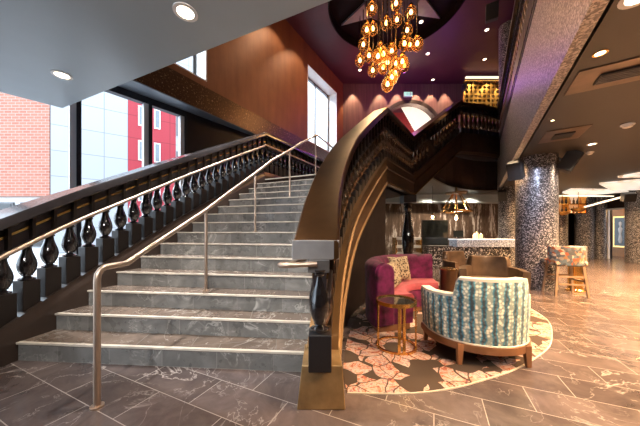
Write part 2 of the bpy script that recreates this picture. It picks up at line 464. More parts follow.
def spline(pts, n):
    """Catmull-Rom through pts, then n+1 points equally spaced by plan length."""
    P = [Vector(p) for p in pts]; P = [P[0] * 2 - P[1]] + P + [P[-1] * 2 - P[-2]]; out = []
    for i in range(1, len(P) - 2):
        for k in range(24):
            t = k / 24; a, b, c, d = P[i - 1:i + 3]
            out.append(.5 * (2 * b + (c - a) * t + (2 * a - 5 * b + 4 * c - d) * t * t + (3 * b - a - 3 * c + d) * t ** 3))
    out.append(P[-2]); return resample(out, n)
def resample(out, n):
    L = [0]
    for a, b in zip(out, out[1:]): L.append(L[-1] + (b - a).length)
    res = []; j = 0
    for i in range(n + 1):
        s = L[-1] * i / n
        while j < len(L) - 2 and L[j + 1] < s: j += 1
        t = (s - L[j]) / max(1e-9, L[j + 1] - L[j]); res.append(out[j].lerp(out[j + 1], max(0, min(1, t))))
    return res
def plen(pts): return sum((Vector(b[:2]) - Vector(a[:2])).length for a, b in zip(pts, pts[1:]))
def at_len(path, s):
    for a, b in zip(path, path[1:]):
        d = (Vector(b[:2]) - Vector(a[:2])).length
        if s <= d or b is path[-1]:
            t = s / d if d else 0; A, B = Vector(a), Vector(b); return A.lerp(B, min(1, t)), (Vector(b[:2]) - Vector(a[:2])).normalized()
        s -= d
def offset(path, u):
    res = []
    for i, p in enumerate(path):
        a = Vector(path[max(0, i - 1)]); b = Vector(path[min(len(path) - 1, i + 1)])
        t = Vector((b.x - a.x, b.y - a.y)).normalized(); res.append(Vector((p[0] + t.y * u, p[1] - t.x * u, p[2] if len(p) > 2 else 0)))
    return res

# ------------------------------------------------------------------ stair paths
R_plan = spline([(.00, 1.72), (.07, 2.35), (.197, 2.98), (.455, 3.78), (.90, 4.60), (1.30, 5.24)], 40)
Rl = plen(R_plan); zR0 = -.10; zRs = (15 * RISE - zR0) / Rl
R1 = []; acc = 0
for i, p in enumerate(R_plan):
    if i: acc += (p - R_plan[i - 1]).length
    R1.append(Vector((p.x, p.y, zR0 + zRs * acc)))
LAND = 15 * RISE
L_plan = spline([(-2.96, 1.70), (-2.93, 2.30), (-2.87, 2.75), (-2.74, 3.22), (-2.46, 4.2), (-2.06, 5.30), (-1.53, 6.50)], 48)
# the first nosing meets the left balustrade where Y = 2.32
accs = [0]
for a, b in zip(L_plan, L_plan[1:]): accs.append(accs[-1] + (b - a).length)
s1 = next(accs[i] for i, p in enumerate(L_plan) if p.y >= 2.32)
zLs = (14 * RISE) / (accs[-1] - s1)
L1 = [Vector((p.x, p.y, RISE + zLs * (s - s1))) for p, s in zip(L_plan, accs)]
DIP = Vector((2.46, 6.82)); S2T = Vector((4.56, 8.24)); BALC = Vector((6.24, 8.72))
R2 = [Vector((DIP.x, DIP.y, LAND)), Vector((S2T.x, S2T.y, UP))]
LK = Vector((.10, 9.15))

# ------------------------------------------------------------------ stairs
stair = thing('staircase', 'wide curved stair of grey marble steps with pale nosings rising from the tiled floor', 'staircase', (-1.4, 2.2, 0))
Rin = offset(R1, -.13); Lin = offset(L1, .13)
def at_height(path, z):
    for a, b in zip(path, path[1:]):
        if a.z <= z <= b.z: return a.lerp(b, (z - a.z) / (b.z - a.z))
    return path[-1] if z > path[0].z else path[0]
nos = []
for k in range(1, 16):
    l = at_height(Lin, k * RISE); r = at_height(Rin, k * RISE); nos.append((Vector((l.x, l.y, 0)), Vector((r.x, r.y, 0))))
for k in range(1, 15):
    (a, b), (c, d) = nos[k - 1], nos[k]
    z1 = k * RISE; z0 = 0 if k < 2 else (k - 2) * RISE + .05; zt = z1 - .022
    st = MB(); e = (c - a).normalized() * .03; g = (d - b).normalized() * .03
    st.hexa([a + Vector((0, 0, z0)), b + Vector((0, 0, z0)), d + g + Vector((0, 0, z0)), c + e + Vector((0, 0, z0)),
             a + Vector((0, 0, zt)), b + Vector((0, 0, zt)), d + g + Vector((0, 0, zt)), c + e + Vector((0, 0, zt))])
    so = st.build('step_riser', 'riser', stair)
    f = (a - c).normalized() * .012; h = (b - d).normalized() * .012
    t = MB(); U = lambda p, z: p + Vector((0, 0, z))
    t.hexa([U(a + f, zt), U(b + h, zt), U(d, zt), U(c, zt), U(a + f, z1), U(b + h, z1), U(d, z1), U(c, z1)])
    t.build('tread', 'tread', so)
    n = MB(); w = (a - b).normalized() * .0
    f2 = f * 1.4; h2 = h * 1.4; f3 = -f * 1.2; h3 = -h * 1.2
    n.hexa([U(a + f2, z1 - .016), U(b + h2, z1 - .016), U(b + h3, z1 - .016), U(a + f3, z1 - .016), U(a + f2, z1 + .002), U(b + h2, z1 + .002), U(b + h3, z1 + .002), U(a + f3, z1 + .002)])
    n.build('nosing_strip', 'nosing', so)
a15, b15 = nos[14]
land_poly = [(a15.x, a15.y), (b15.x, b15.y), (1.33, 5.25), (DIP.x - .02, DIP.y), (1.12, 8.83), (LK.x, LK.y + .15), (LK.x - .15, LK.y)]
MB().prism(land_poly, LAND - .36, LAND - .03).build('landing_slab', 'darkwall', stair)
lt = MB().prism(land_poly, LAND - .03, LAND).build('landing_top', 'tread', stair)
n = MB(); f = Vector((a15.y - b15.y, b15.x - a15.x, 0)).normalized() * -.015
n.hexa([U(a15 + f, LAND - .016), U(b15 + f, LAND - .016), U(b15 - f, LAND - .016), U(a15 - f, LAND - .016), U(a15 + f, LAND + .003), U(b15 + f, LAND + .003), U(b15 - f, LAND + .003), U(a15 - f, LAND + .003)])
n.build('nosing_strip', 'nosing', stair)
rr = MB(); bk = (a15 + b15) / 2
rr.hexa([U(a15 - f, 13.3 * RISE), U(b15 - f, 13.3 * RISE), U(b15 - f * 6, 13.3 * RISE), U(a15 - f * 6, 13.3 * RISE), U(a15 - f * .9, LAND - .025), U(b15 - f * .9, LAND - .025), U(b15 - f * 6, LAND - .025), U(a15 - f * 6, LAND - .025)])
rr.build('step_riser', 'riser', stair)

sd = (S2T - DIP); sl = sd.length; sd.normalize(); sn = Vector((-sd.y, sd.x))
upper = thing('upper_staircase', 'second flight of marble steps turning right from the landing to the upper floor', 'staircase', (DIP.x, DIP.y, LAND))
NS = 10; rs = (UP - LAND) / NS
for k in range(NS):
    t0 = sl * k / NS; t1 = sl * (k + 1) / NS
    p = [DIP + sd * t0 + sn * .12, DIP + sd * (t1 + .02) + sn * .12, DIP + sd * (t1 + .02) + sn * 2.2, DIP + sd * t0 + sn * 2.2]
    so = MB().prism([tuple(q) for q in p], LAND + rs * k - .25, LAND + rs * (k + 1) - .02).build('step_riser', 'riser', upper)
    MB().prism([tuple(q) for q in p], LAND + rs * (k + 1) - .02, LAND + rs * (k + 1)).build('tread', 'tread', so)

# ------------------------------------------------------------------ balustrades
BAL = [(.055, 0), (.066, .012), (.066, .05), (.050, .065), (.034, .085), (.030, .105), (.044, .12), (.042, .14), (.054, .19), (.067, .27), (.075, .36),
       (.076, .44), (.069, .54), (.056, .64), (.044, .74), (.037, .82), (.035, .885), (.045, .905), (.047, .94), (.036, .955), (.052, .97), (.056, 1.0)]
def baluster_proto(h, k):
    mb = MB(); mb.lathe([(r * k, z * h) for r, z in BAL], seg=16); return mb
def make_balustrade(root, path, side, spacing, hs, mats, start=0, stop=0, k=1.0, cap_u=(-.15, .15), skip=None):
    """hs: heights above the nosing line: curb top, block top, baluster top, cap underside, cap top. side: +1 if the stair lies right of travel."""
    curb, blk, bal, cu, ct = hs; ori = ORI[root]
    h = bal - blk
    proto = None
    L = plen(path); n = int((L - start - stop) / spacing)
    for i in range(n + 1):
        s = start + i * (L - start - stop) / max(1, n)
        p, t = at_len(path, s); rz = math.atan2(t.y, t.x)
        loc = p - ori
        if proto is None:
            b = baluster_proto(h, k).build('baluster', mats['baluster'], root, smooth=True, local=True)
            b.location = loc + Vector((0, 0, blk)); b.rotation_euler = (0, 0, rz)
            bb = MB().box((0, 0, -.5 * (blk - curb + .10)), (.145 * k, .13 * k, blk - curb + .10)).build('block', mats['block'], b, local=True, bevel=.006)
            pp = MB().box((0, 0, h + .5 * (cu - bal)), (.026, .17, cu - bal)).build('upper_post', mats['block'], b, local=True)
            proto = (b, bb, pp)
        else:
            b = put(proto[0], root, loc + Vector((0, 0, blk)), rz, 'baluster')
            x = put(proto[1], b, (0, 0, 0), 0, 'block'); m = x.modifiers.new('bevel', 'BEVEL'); m.width = .006; m.segments = 2
            put(proto[2], b, (0, 0, 0), 0, 'upper_post')
    c0, c1 = cap_u
    MB().sweep(path, [(c0, cu + .015), (c0 + .02, cu), (c1 - .02, cu), (c1, cu + .015), (c1, ct - .02), (c1 - .015, ct), (c0 + .015, ct), (c0, ct - .02)]).build('cap', mats['cap'], root, smooth=True)
    MB().sweep(path, [(-.045, bal + .02), (.045, bal + .02), (.045, cu + .002), (-.045, cu + .002)]).build('top_panel', mats['panel'], root)
    MB().sweep(path, [(-.075, bal - .005), (.075, bal - .005), (.075, bal + .04), (-.075, bal + .04)]).build('lower_rail', mats['panel'], root, bevel=.005)
    zs = bal + .5 * (cu - bal) + .03
    gl = MB()
    for u in (-.048, .048): gl.sweep(path, [(u - .007, zs - .012), (u + .007, zs - .012), (u + .007, zs + .012), (u - .007, zs + .012)])
    gl.build('gold_strip', mats['strip'], root)

MATS = dict(baluster='black', block='block_dark', cap='cap_dark', panel='darkwall2', strip='gold')
# left balustrade: flight and landing in one sweep
Lpath = [Vector(p) for p in L1] + [Vector((LK.x, LK.y, LAND))]
bl = thing('stair_balustrade', 'long dark balustrade with black vase balusters along the window side of the stair', 'balustrade', tuple(L1[0].xy) + (0,))
make_balustrade(bl, Lpath, 1, .183, (.20, .46, .83, 1.10, 1.21), MATS, .05, .2, .96, (-.13, .17))
MB().sweep([p for p in L1], [(-.17, -1.5), (.13, -1.5), (.13, .07), (.12, .12), (.10, .15), (.095, .20), (-.15, .20), (-.17, .12)], clampz=0).build('stringer', 'umber_gloss', bl, smooth=True)
MB().sweep([L1[-1], Vector((LK.x, LK.y, LAND))], [(-.17, -.36), (.13, -.36), (.13, .10), (.10, .20), (-.15, .20), (-.17, .12)]).build('landing_curb', 'bronze_dark', bl)
hr = offset(Lpath, .16); hr = [p + Vector((0, 0, .875)) for p in hr]
MB().tube(hr, .021, 10).build('handrail', 'rail', bl, smooth=True)

# right balustrade: first flight, landing edge, second flight
Rpath = [Vector(p) for p in R1] + R2
br_ = thing('stair_balustrade', 'sweeping bronze capped balustrade of black vase balusters between stair and lounge', 'balustrade', (R1[0].x, R1[0].y, 0))
RM = dict(baluster='baluster_highlit', block='block_dark', cap='cap', panel='darkwall2', strip='bronze')
make_balustrade(br_, Rpath, -1, .168, (.20, .36, .80, 1.10, 1.23), RM, .24, .12, .95, (-.19, .13))
flight = [p for p in R1]
MB().sweep(flight, [(-.13, -.36), (.13, -.36), (.13, -.33), (.10, -.32), (.10, -.05), (.125, -.04), (.125, -.01), (.10, 0), (.10, .14), (.12, .15), (.12, .20), (-.13, .20)], clampz=0).build('stringer', 'stringer', br_, smooth=False)
rest = [R1[-1]] + R2
MB().sweep(rest, [(-.13, -.36), (.13, -.36), (.13, -.33), (.10, -.32), (.10, -.05), (.125, -.04), (.125, -.01), (.10, 0), (.10, .14), (.12, .15), (.12, .20), (-.13, .20)]).build('stringer', 'bronze_dark', br_)
gl = MB(); gl.sweep(rest, [(.128, -.365), (.142, -.365), (.142, -.325), (.128, -.325)]); gl.build('edge_trim', 'bronze', br_)
# newel at the foot
nx, ny = R1[0].x + .0, R1[0].y
pl = MB(); w0, w1 = .165, .125
pl.hexa([(nx - w0 + .01, ny - .05, 0), (nx + w0 + .005, ny - .05, 0), (nx + w0, ny + .34, 0), (nx - w0 + .03, ny + .34, 0),
         (nx - w1, ny + .0, .27), (nx + w1 + .03, ny + .0, .27), (nx + w1 + .03, ny + .34, .27), (nx - w1, ny + .34, .27)])
pl.build('plinth', 'plinth', br_, bevel=.006)
nb = MB().lathe([(r * 1.0, .50 + z * .43) for r, z in BAL], (nx, ny + .03, 0), 24).build('newel_baluster', 'black', br_, smooth=True)
MB().box((nx, ny + .02, .375), (.155, .15, .25)).build('newel_block', 'blacksatin', nb, bevel=.006)
MB().box((nx - .01, ny + .06, .955), (.15, .14, .09)).build('newel_head', 'gunmetal', nb, bevel=.004)
MB().box((nx - .03, ny + .005, 1.067), (.325, .03, .135)).build('cap_end', 'cap_grey', br_, bevel=.006)
lp = [(nx - .02, ny - .045, .975)]
for i in range(9): a = -PI / 2 - PI * i / 8; lp.append((nx - .235 + .04 * math.cos(a), ny - .005 + .04 * math.sin(a), .965))
lp += [(nx - .17, ny + .035, .97), (nx - .10, ny + .10, 1.0), (nx - .06, ny + .3, 1.08)]
MB().tube(lp, .017, 10).build('handrail_return', 'rail', br_, smooth=True)
# second flight slim rail on the stair side
MB().tube([DIP.to_3d() + Vector((sn.x * .25, sn.y * .25, LAND + .95)), S2T.to_3d() + Vector((sn.x * .25, sn.y * .25, UP + .95))], .025).build('handrail', 'steel', br_, smooth=True)

# upper gallery balustrade: balcony front, then along the glitter fascia
FA = Vector((6.30, 8.80)); FB = Vector((1.55, 1.19)); FD = (FB - FA).normalized()
gal = thing('gallery_balustrade', 'upper gallery balustrade with black balusters above the sequin fascia', 'balustrade', (FA.x, FA.y, UP))
gp = [Vector((S2T.x, S2T.y, UP)), Vector((5.4, 8.42, UP)), Vector((BALC.x, BALC.y, UP)), Vector((FA.x + .12, FA.y - .1, UP))]
GM = dict(baluster='bronze_dark', block='blacksatin', cap='bronze_dark', panel='darkwall2', strip='bronze')
make_balustrade(gal, gp, 1, .16, (.15, .34, .86, 1.04, 1.16), GM, .12, .1, .95, (-.13, .13))
fp = [Vector((6.24, 8.62, UP)), Vector((1.56, 1.13, UP))]
make_balustrade(gal, fp, 1, .165, (.15, .34, .86, 1.04, 1.16), GM, .12, .1, .95, (-.13, .13))
MB().sweep(gp, [(-.14, -.45), (.14, -.45), (.14, .15), (-.14, .15)]).build('curb', 'bronze_dark', gal)
MB().sweep(fp, [(-.14, -.018), (.05, -.018), (.05, .15), (-.14, .15)]).build('curb', 'blacksatin', gal)

# centre handrail
cr = thing('centre_handrail', 'slim satin metal handrail on posts up the middle of the marble stair', 'handrail', (-1.516, 1.70, 0))
RH = .93
main = [(-1.516, 1.70, 0.0), (-1.516, 1.70, .86), (-1.515, 1.705, .90), (-1.51, 1.725, .93), (-1.50, 1.755, .945), (-1.475, 1.86, .95), (-1.463, 1.90, .955), (-1.45, 1.96, .99),
        (-1.314, 2.88, .51 + RH), (-1.19, 3.42, .84 + RH), (-1.03, 3.97, 1.19 + RH), (-.83, 4.45, 1.55 + RH), (-.595, 4.92, 1.87 + RH), (-.36, 5.38, 2.2 + RH), (-.10, 5.86, 2.52 + RH), (-.06, 5.93, 2.55 + RH), (.42, 6.95, 2.55 + RH)]
MB().tube(main, .021, 12).build('rail', 'rail', cr, smooth=True)
for x, y, z0, z1 in ((-1.314, 2.88, .51, .51 + RH), (-1.03, 3.97, 1.19, 1.19 + RH), (-.595, 4.92, 1.87, 1.87 + RH), (-.10, 5.86, 2.55, 2.55 + RH), (.42, 6.9, 2.55, 2.55 + RH)):
    po = MB().tube([(x, y, z0), (x, y, z1)], .017, 12).build('post', 'rail', cr, smooth=True)
    MB().lathe([(.035, z0), (.035, z0 + .012)], (x, y, 0), 14).build('flange', 'rail', po)
MB().lathe([(.04, 0), (.04, .012)], (-1.516, 1.70, 0), 16).build('flange', 'rail', cr)

# ------------------------------------------------------------------ setting: floor, walls, ceilings
struct('floor', MB().prism([(-8.2, -5), (17, -5), (17, 14), (.0, 14), (-1.0, 9.5), (-3.43, 6.37), (-8.2, .19)], -.12, 0), 'floor', 'brown marble tiled floor laid on the diagonal', 'floor')
struct('ceiling_left', MB().prism([(1.5, 1.11), (-3.35, 3.25), (-8.0, -2.03), (-8, -5), (1.5, -5)], CEIL, UP - .02), 'ceil', 'smooth grey blue ceiling slab above the foot of the stair', 'ceiling')
cv = [(6.74, 9.5), (6.3, 9.52), (5.75, 9.38), (5.16, 9.1), (4.65, 8.75), (4.2, 8.35), (3.75, 7.85), (3.3, 7.3), (2.75, 7.0)]
fl2 = [(1.5, 1.11), (6.74, 9.5)]
struct('ceiling_right', MB().prism([(1.66, 1.12), (1.66, -5), (17, -5), (17, 14), (6.90, 14), (6.90, 9.5)], CEIL, UP - .45), 'ceil_warm', 'dark umber ceiling over the lounge and bar side', 'ceiling')
struct('ceiling_back', MB().prism(cv[:8] + [(2.0, 9.25), (1.0, 9.9), (.2, 10.0), (.2, 14), (6.84, 14), (6.84, 9.5)], CEIL, CEIL + .12), 'ceil_warm', 'dark ceiling above the bar behind the landing', 'ceiling')
bh = MB(); bh.sweep([(x, y, 0) for x, y in cv], [(0, CEIL - .02), (.06, CEIL - .02), (.06, UP - .4), (0, UP - .4)]); struct('trim_1', bh, 'darkwall', 'curved dark bulkhead under the upper gallery', 'bulkhead')
fa = Vector((1.5, 1.11)); fb = Vector((6.74, 9.5)); fn = Vector((WN.x, WN.y)) * -.1
struct('trim_2', MB().prism([tuple(fa), tuple(fb), tuple(fb + fn), tuple(fa + fn)], CEIL - .01, UP - .02), 'fascia', 'sloping run of grey sequin fascia along the atrium edge', 'fascia')
struct('floor_upper', MB().prism([(4.56, 8.3), (6.24, 8.8), (6.5, 9.3), (7.0, 9.5), (12.5, 9.5), (12.5, 16.5), (3.0, 16.5), (3.0, 13), (3.2, 10.2)], UP - .38, UP), 'darkwall', 'upper floor slab behind the gallery', 'floor')
struct('floor_upper_right', MB().prism([(1.66, 1.11), (1.66, -5), (17, -5), (17, 9.5), (6.9, 9.5)], UP - .45, UP - .02), 'darkwall', 'upper floor slab behind the fascia', 'floor')

C0 = Vector((1.2, 13.0))
# atrium ceiling with round recess
CC = Vector((2.55, 8.4)); CR = 2.25; N = 64
am = MB(); zc = TOP
ring = [am.bm.verts.new((CC.x + CR * math.cos(2 * PI * i / N), CC.y + CR * math.sin(2 * PI * i / N), zc)) for i in range(N)]
def edge_pt(a, x0=-9, x1=17, y0=-5.2, y1=17):
    dx, dy = math.cos(a), math.sin(a); t = 1e9
    if dx > 1e-9: t = min(t, (x1 - CC.x) / dx)
    if dx < -1e-9: t = min(t, (x0 - CC.x) / dx)
    if dy > 1e-9: t = min(t, (y1 - CC.y) / dy)
    if dy < -1e-9: t = min(t, (y0 - CC.y) / dy)
    k = dx * WN.x + dy * WN.y
    if k > 1e-9: t = min(t, ((C0 - CC).dot(WN) + .4) / k)
    return (CC.x + dx * t, CC.y + dy * t, zc)
outr = [am.bm.verts.new(edge_pt(2 * PI * i / N)) for i in range(N)]
top = [am.bm.verts.new((v.co.x, v.co.y, zc + .30)) for v in ring]
for i in range(N):
    j = (i + 1) % N
    am.bm.faces.new((ring[i], ring[j], outr[j], outr[i]))
for v in top: am.bm.verts.remove(v)
struct('ceiling_upper', am, 'plum', 'high plum atrium ceiling with a round recess', 'ceiling')
struct('ceiling_recess', MB().lathe([(CR, zc - .004), (CR, zc + .30), (.0, zc + .30), (.0, zc + .36), (CR + .06, zc + .36), (CR + .06, zc + .002), (CR, zc - .004)], (CC.x, CC.y, 0), 64), 'recess', 'dark lining and top of the round ceiling recess', 'ceiling')
stp = []
for i in range(6):
    a = math.radians(25 + 60 * i); r = 2.12 if i % 2 == 0 else .62
    stp.append((CC.x + r * math.cos(a), CC.y + r * math.sin(a)))
struct('trim_3', MB().prism(stp, zc + .22, zc + .295), 'starpaint', 'grey star relief in the round ceiling recess', 'ceiling relief')

# copper wall of the upper storey, with two windows
C0 = Vector((1.2, 13.0))
def wp(s, off=0): q = C0 - WD * s + WN * off; return (q.x, q.y)
def wbox(mb, s0, s1, z0, z1, o0, o1): mb.prism([wp(s0, o0), wp(s1, o0), wp(s1, o1), wp(s0, o1)], z0, z1)
W2 = (.69, 3.22, 4.95, 8.1); W1 = (7.75, 10.3, 5.05, 8.1); TH = .62
wm = MB()
wbox(wm, -.0, W2[0], UP + .62, TOP, 0, TH); wbox(wm, W2[0], W2[1], W2[3], TOP, 0, TH)
wbox(wm, W2[1], W1[0], UP + .62, TOP, 0, TH); wbox(wm, W1[0], W1[1], W1[3], TOP, 0, TH); wbox(wm, W1[0], W1[1], UP + .62, W1[2], 0, TH)
wbox(wm, W2[0], W2[1], UP + .62, W2[2], 0, TH); wbox(wm, W1[1], 20, UP + .62, TOP, 0, TH)
struct('wall_left_upper', wm, 'copper', 'tall copper brown plaster wall of the upper storey', 'wall')
bm_ = MB(); wbox(bm_, 0, 20, UP - .0, UP + .62, -.01, TH); struct('trim_4', bm_, 'band', 'glittering bronze band below the copper wall', 'band')
def tall_window(name, W, label, nm=1):
    s0, s1, z0, z1 = W; t = MB()
    lin = .03
    fr = MB()                                               # white lined reveal and frame
    wbox(fr, s0, s0 + lin, z0, z1, .0, TH + .03); wbox(fr, s1 - lin, s1, z0, z1, .0, TH + .03)
    wbox(fr, s0, s1, z1 - lin, z1, .0, TH + .03); wbox(fr, s0, s1, z0, z0 + lin, .0, TH + .03)
    root = fr.build(name, 'white'); tag(root, label, 'window', kind='structure')
    g = MB()
    for a in (s0 + lin, s1 - lin - .07): wbox(g, a, a + .07, z0, z1, .45, .53)
    for i in range(nm): m = s0 + (s1 - s0) * (i + 1) / (nm + 1); wbox(g, m - .045, m + .045, z0, z1, .45, .53)
    wbox(g, s0 + lin, s1 - lin, z1 - .12, z1 - lin, .45, .53); wbox(g, s0 + lin, s1 - lin, z0 + lin, z0 + .10, .45, .53)
    g.build('window_frame', 'gunmetal', root)
    p = MB(); wbox(p, s0 + lin, s1 - lin, z0, z1, .48, .495); p.build('window_pane', 'glass', root)
tall_window('window_1', W2, 'tall bright window with white reveal in the copper wall beyond the stair', 1)
tall_window('window_2', W1, 'high window with white reveal partly cut off by the ceiling slab', 1)

# ground storey: glazing on the left and a dark wall beyond
GA = Vector((-3.39, 6.35)); GD = Vector((-.61, -.79)).normalized(); GN = Vector((-.79, .61))
def gp_(s, o=0): q = GA + GD * s + GN * o; return (q.x, q.y)
def gbox(mb, s0, s1, z0, z1, o0=0, o1=.1): mb.prism([gp_(s0, o0), gp_(s1, o0), gp_(s1, o1), gp_(s0, o1)], z0, z1)
dw = MB(); dw.prism([gp_(0), (-1.13, 9.3), (1.2, 13), (1.2 - .2, 13.12), (-1.3, 9.42), gp_(0, .15)], 0, UP)
struct('wall_left', dw, 'darkwall2', 'near black wall beside the stair landing', 'wall')
sf = MB(); sf.prism([gp_(-.05, .2), gp_(13, .2), wp(20), wp(3.9)], UP - .02, UP + .10); struct('ceiling_soffit', sf, 'soffit', 'slate blue soffit above the tall glazing', 'soffit')
HEAD = 4.10
gl_ = MB(); gbox(gl_, 0, 12.5, HEAD, UP, .0, .14); gbox(gl_, 0, 12.5, 0, .12, 0, .14)
root = gl_.build('window_3', 'frame_dark'); tag(root, 'tall dark framed glazing wall behind the window side balustrade', 'window', kind='structure')
# mullions: dark, each with a white flange beside it
for s in (.02, .80, 1.99, 3.2, 4.8, 6.4, 8.0, 9.6):
    m = MB(); gbox(m, s - .035, s + .035, .1, HEAD, -.02, .13); m.build('mullion', 'frame_dark', root)
    m = MB(); gbox(m, s + .035, s + .125, .1, HEAD, .0, .13); m.build('mullion_flange', 'white', root)
p = MB(); gbox(p, 0, 12.5, .1, HEAD, .06, .07); p.build('window_pane', 'glass', root)

# far wall of the atrium with round arch
AX, AZ, AR = 4.68, 6.35, 1.55
fw = MB(); FX1 = 12.5
pts = [(1.2, UP), (AX - AR, UP), (AX - AR, AZ)] + [(AX - AR * math.cos(PI * i / 28), AZ + AR * math.sin(PI * i / 28)) for i in range(1, 28)] + [(AX + AR, AZ), (AX + AR, UP), (FX1, UP), (FX1, TOP), (1.2, TOP)]
fv = [fw.bm.verts.new((x, 13.0, z)) for x, z in pts]; bv = [fw.bm.verts.new((x, 13.3, z)) for x, z in pts]
fw.bm.faces.new(fv); fw.bm.faces.new(bv[::-1])
for i in range(len(pts)): j = (i + 1) % len(pts); fw.bm.faces.new((fv[i], bv[i], bv[j], fv[j]))
struct('wall_back_upper', fw, 'farwall', 'plum streaked end wall of the atrium with an arched opening', 'wall')
ar = MB(); arc = [(AX + (AR + .0) * math.cos(PI - PI * i / 40), AZ + (AR + .0) * math.sin(PI - PI * i / 40)) for i in range(41)]
arc = [(AX - AR, UP)] + arc + [(AX + AR, UP)]
prev = None
for x, z in arc:
    d = Vector((x - AX, max(0, z - AZ))); d = d.normalized()
    ringv = [ar.bm.verts.new((x + d.x * u, y, z + d.y * u)) for u, y in ((-.04, 12.96), (.16, 12.96), (.16, 13.02), (-.04, 13.32))]
    if prev:
        for i in range(4): ar.bm.faces.new((prev[i], prev[(i + 1) % 4], ringv[(i + 1) % 4], ringv[i]))
    prev = ringv
struct('trim_5', ar, 'darkwall2', 'dark round arch surround in the end wall', 'arch', smooth=True)
M['redwall'] = plain('crimson wall', (.30, .03, .04), .5)
struct('wall_corridor', MB().box((6.2, 16.2, 6.6), (6.4, .1, 4.6)).box((3.0, 14.7, 6.6), (.1, 3, 4.6)), 'redwall', 'crimson corridor wall seen through the arch', 'wall')
# bright sloped skylight panel in the corridor
def plane_pt(px, py, Y): return Vector(((px - 320) / 250 * Y, Y, EYE + (232 - py) / 250 * Y))
sk = [Vector((4.60, 14.4, 8.52)), Vector((5.15, 14.4, 8.86)), Vector((7.5, 15.2, 7.6)), Vector((5.62, 14.4, 6.75))]
skb = MB(); o = Vector((.03, .12, .03)); skb.hexa([sk[0], sk[1], sk[2], sk[3], sk[0] + o, sk[1] + o, sk[2] + o, sk[3] + o])
ob = skb.build('light_panel', 'cream_light'); tag(ob, 'bright cream sloping light panel seen through the round arch', 'light panel')
for i in range(3):
    ob = MB().lathe([(.06, 0), (.06, .04)], (0, 0, 0), 12).build('corridor_lamp', 'lamp_warm'); ob.location = [(4.15, 16.1, 7.2), (4.25, 16.1, 6.35), (4.75, 16.1, 5.95)][i]; ob.rotation_euler = (PI / 2, 0, 0)
    tag(ob, ['small round lamp high on the crimson wall through the arch', 'small round lamp at mid height on the crimson wall through the arch', 'small round lamp lowest on the crimson wall through the arch'][i], 'lamp', 'lamps on the crimson wall')

# lower back wall, right walls
struct('wall_back', MB().box((5.4, 11.35, 1.4), (7.2, .15, 2.8)), 'drip', 'bar back wall with silver drip wallcovering', 'wall')
struct('trim_6', MB().box((5.4, 10.9, 2.62), (7.2, .5, .34)), 'ceil', 'pale bulkhead above the bar back wall', 'bulkhead')
struct('wall_under_stair', MB().prism([(p.x, p.y) for p in offset(R1, .06)[8:]] + [(p.x, p.y) for p in offset(R1, -.06)[8:]][::-1], 0, .02), 'darkwall', 'dark plinth line below the bronze stringer', 'wall')
us = MB()
po_, pi_ = offset(R1, .075), offset(R1, -.05)
prev = None
for a, b in list(zip(po_, pi_))[6:]:
    z = max(.05, a.z - .34)
    ringv = [us.bm.verts.new((a.x, a.y, 0)), us.bm.verts.new((a.x, a.y, z)), us.bm.verts.new((b.x, b.y, z)), us.bm.verts.new((b.x, b.y, 0))]
    if prev is None: us.bm.faces.new(ringv)
    else:
        for i in range(4): us.bm.faces.new((prev[i], prev[(i + 1) % 4], ringv[(i + 1) % 4], ringv[i]))
    prev = ringv
us.bm.faces.new(prev[::-1])
bpy.data.objects.remove(bpy.data.objects['wall_under_stair'])
struct('wall_under_stair', us, 'darkwall', 'dark brown wall below the curved stair beside the sofa', 'wall')
struct('wall_right_back', MB().box((10.9, 12.6, 1.4), (4.4, .15, 2.8)), 'darkwall', 'dark wall behind the far bar shelves', 'wall')
wr = MB(); wr.box((13.0, 6.0, 1.4), (.2, 8.6, 2.8)); wr.box((13.0, 12.0, 1.4), (.2, 1.6, 2.8)); wr.box((13.0, 10.75, 2.5), (.2, .9, .6))
struct('wall_right', wr, 'darkwall', 'dark right hand wall with a lit doorway', 'wall')
struct('door_1', MB().box((12.88, 10.33, 1.1), (.08, .06, 2.2)).box((12.88, 11.17, 1.1), (.08, .06, 2.2)).box((12.88, 10.75, 2.2), (.08, .9, .06)), 'white', 'pale frame of the far doorway', 'door')
M['amberwall'] = plain('amber wall', (.42, .17, .04), .6)
struct('wall_hall', MB().box((14.6, 11.5, 1.4), (.1, 4, 2.8)), 'amberwall', 'amber hall wall seen through the far doorway', 'wall')
struct('wall_camera_side', MB().box((4, -5.1, 4.4), (26, .2, 9)), 'darkwall', 'dark wall behind the viewpoint', 'wall')
struct('wall_right_upper', MB().box((12.6, 4, 6.6), (.2, 19, 4.8)), 'farwall', 'plum upper wall beyond the gallery', 'wall')
struct('wall_end', MB().box((15, -1.5, 1.4), (.2, 7, 2.8)), 'darkwall', 'dark side wall right of the viewpoint', 'wall')

# ------------------------------------------------------------------ carpet
rp = [(.20, 1.84), (.654, 1.835), (1.017, 1.90), (1.36, 2.02), (1.65, 2.14), (1.976, 2.32), (2.30, 2.53), (2.50, 2.70), (2.75, 2.96), (2.98, 3.24), (3.15, 3.55), (3.30, 4.1), (3.28, 4.9), (3.0, 5.7), (2.5, 6.2), (1.9, 6.2)]
rp2 = spline(rp, 60)
inner = [(p.x, p.y) for p in offset(R1, .155)]
rug_poly = [(p.x, p.y) for p in rp2] + [(1.45, 5.6)] + inner[::-1][:37]
rug_poly = [p for p in rug_poly]
rug = MB().prism(rug_poly, 0, .006).build('carpet', 'rug'); tag(rug, 'brown carpet with cream and orange petal fragments under the lounge seats', 'carpet')
e = MB(); e.sweep([(p.x, p.y, 0) for p in rp2], [(-.006, 0), (.003, 0), (.003, .008), (-.006, .008)]); eo = e.build('edge_trim', 'nosing', rug)

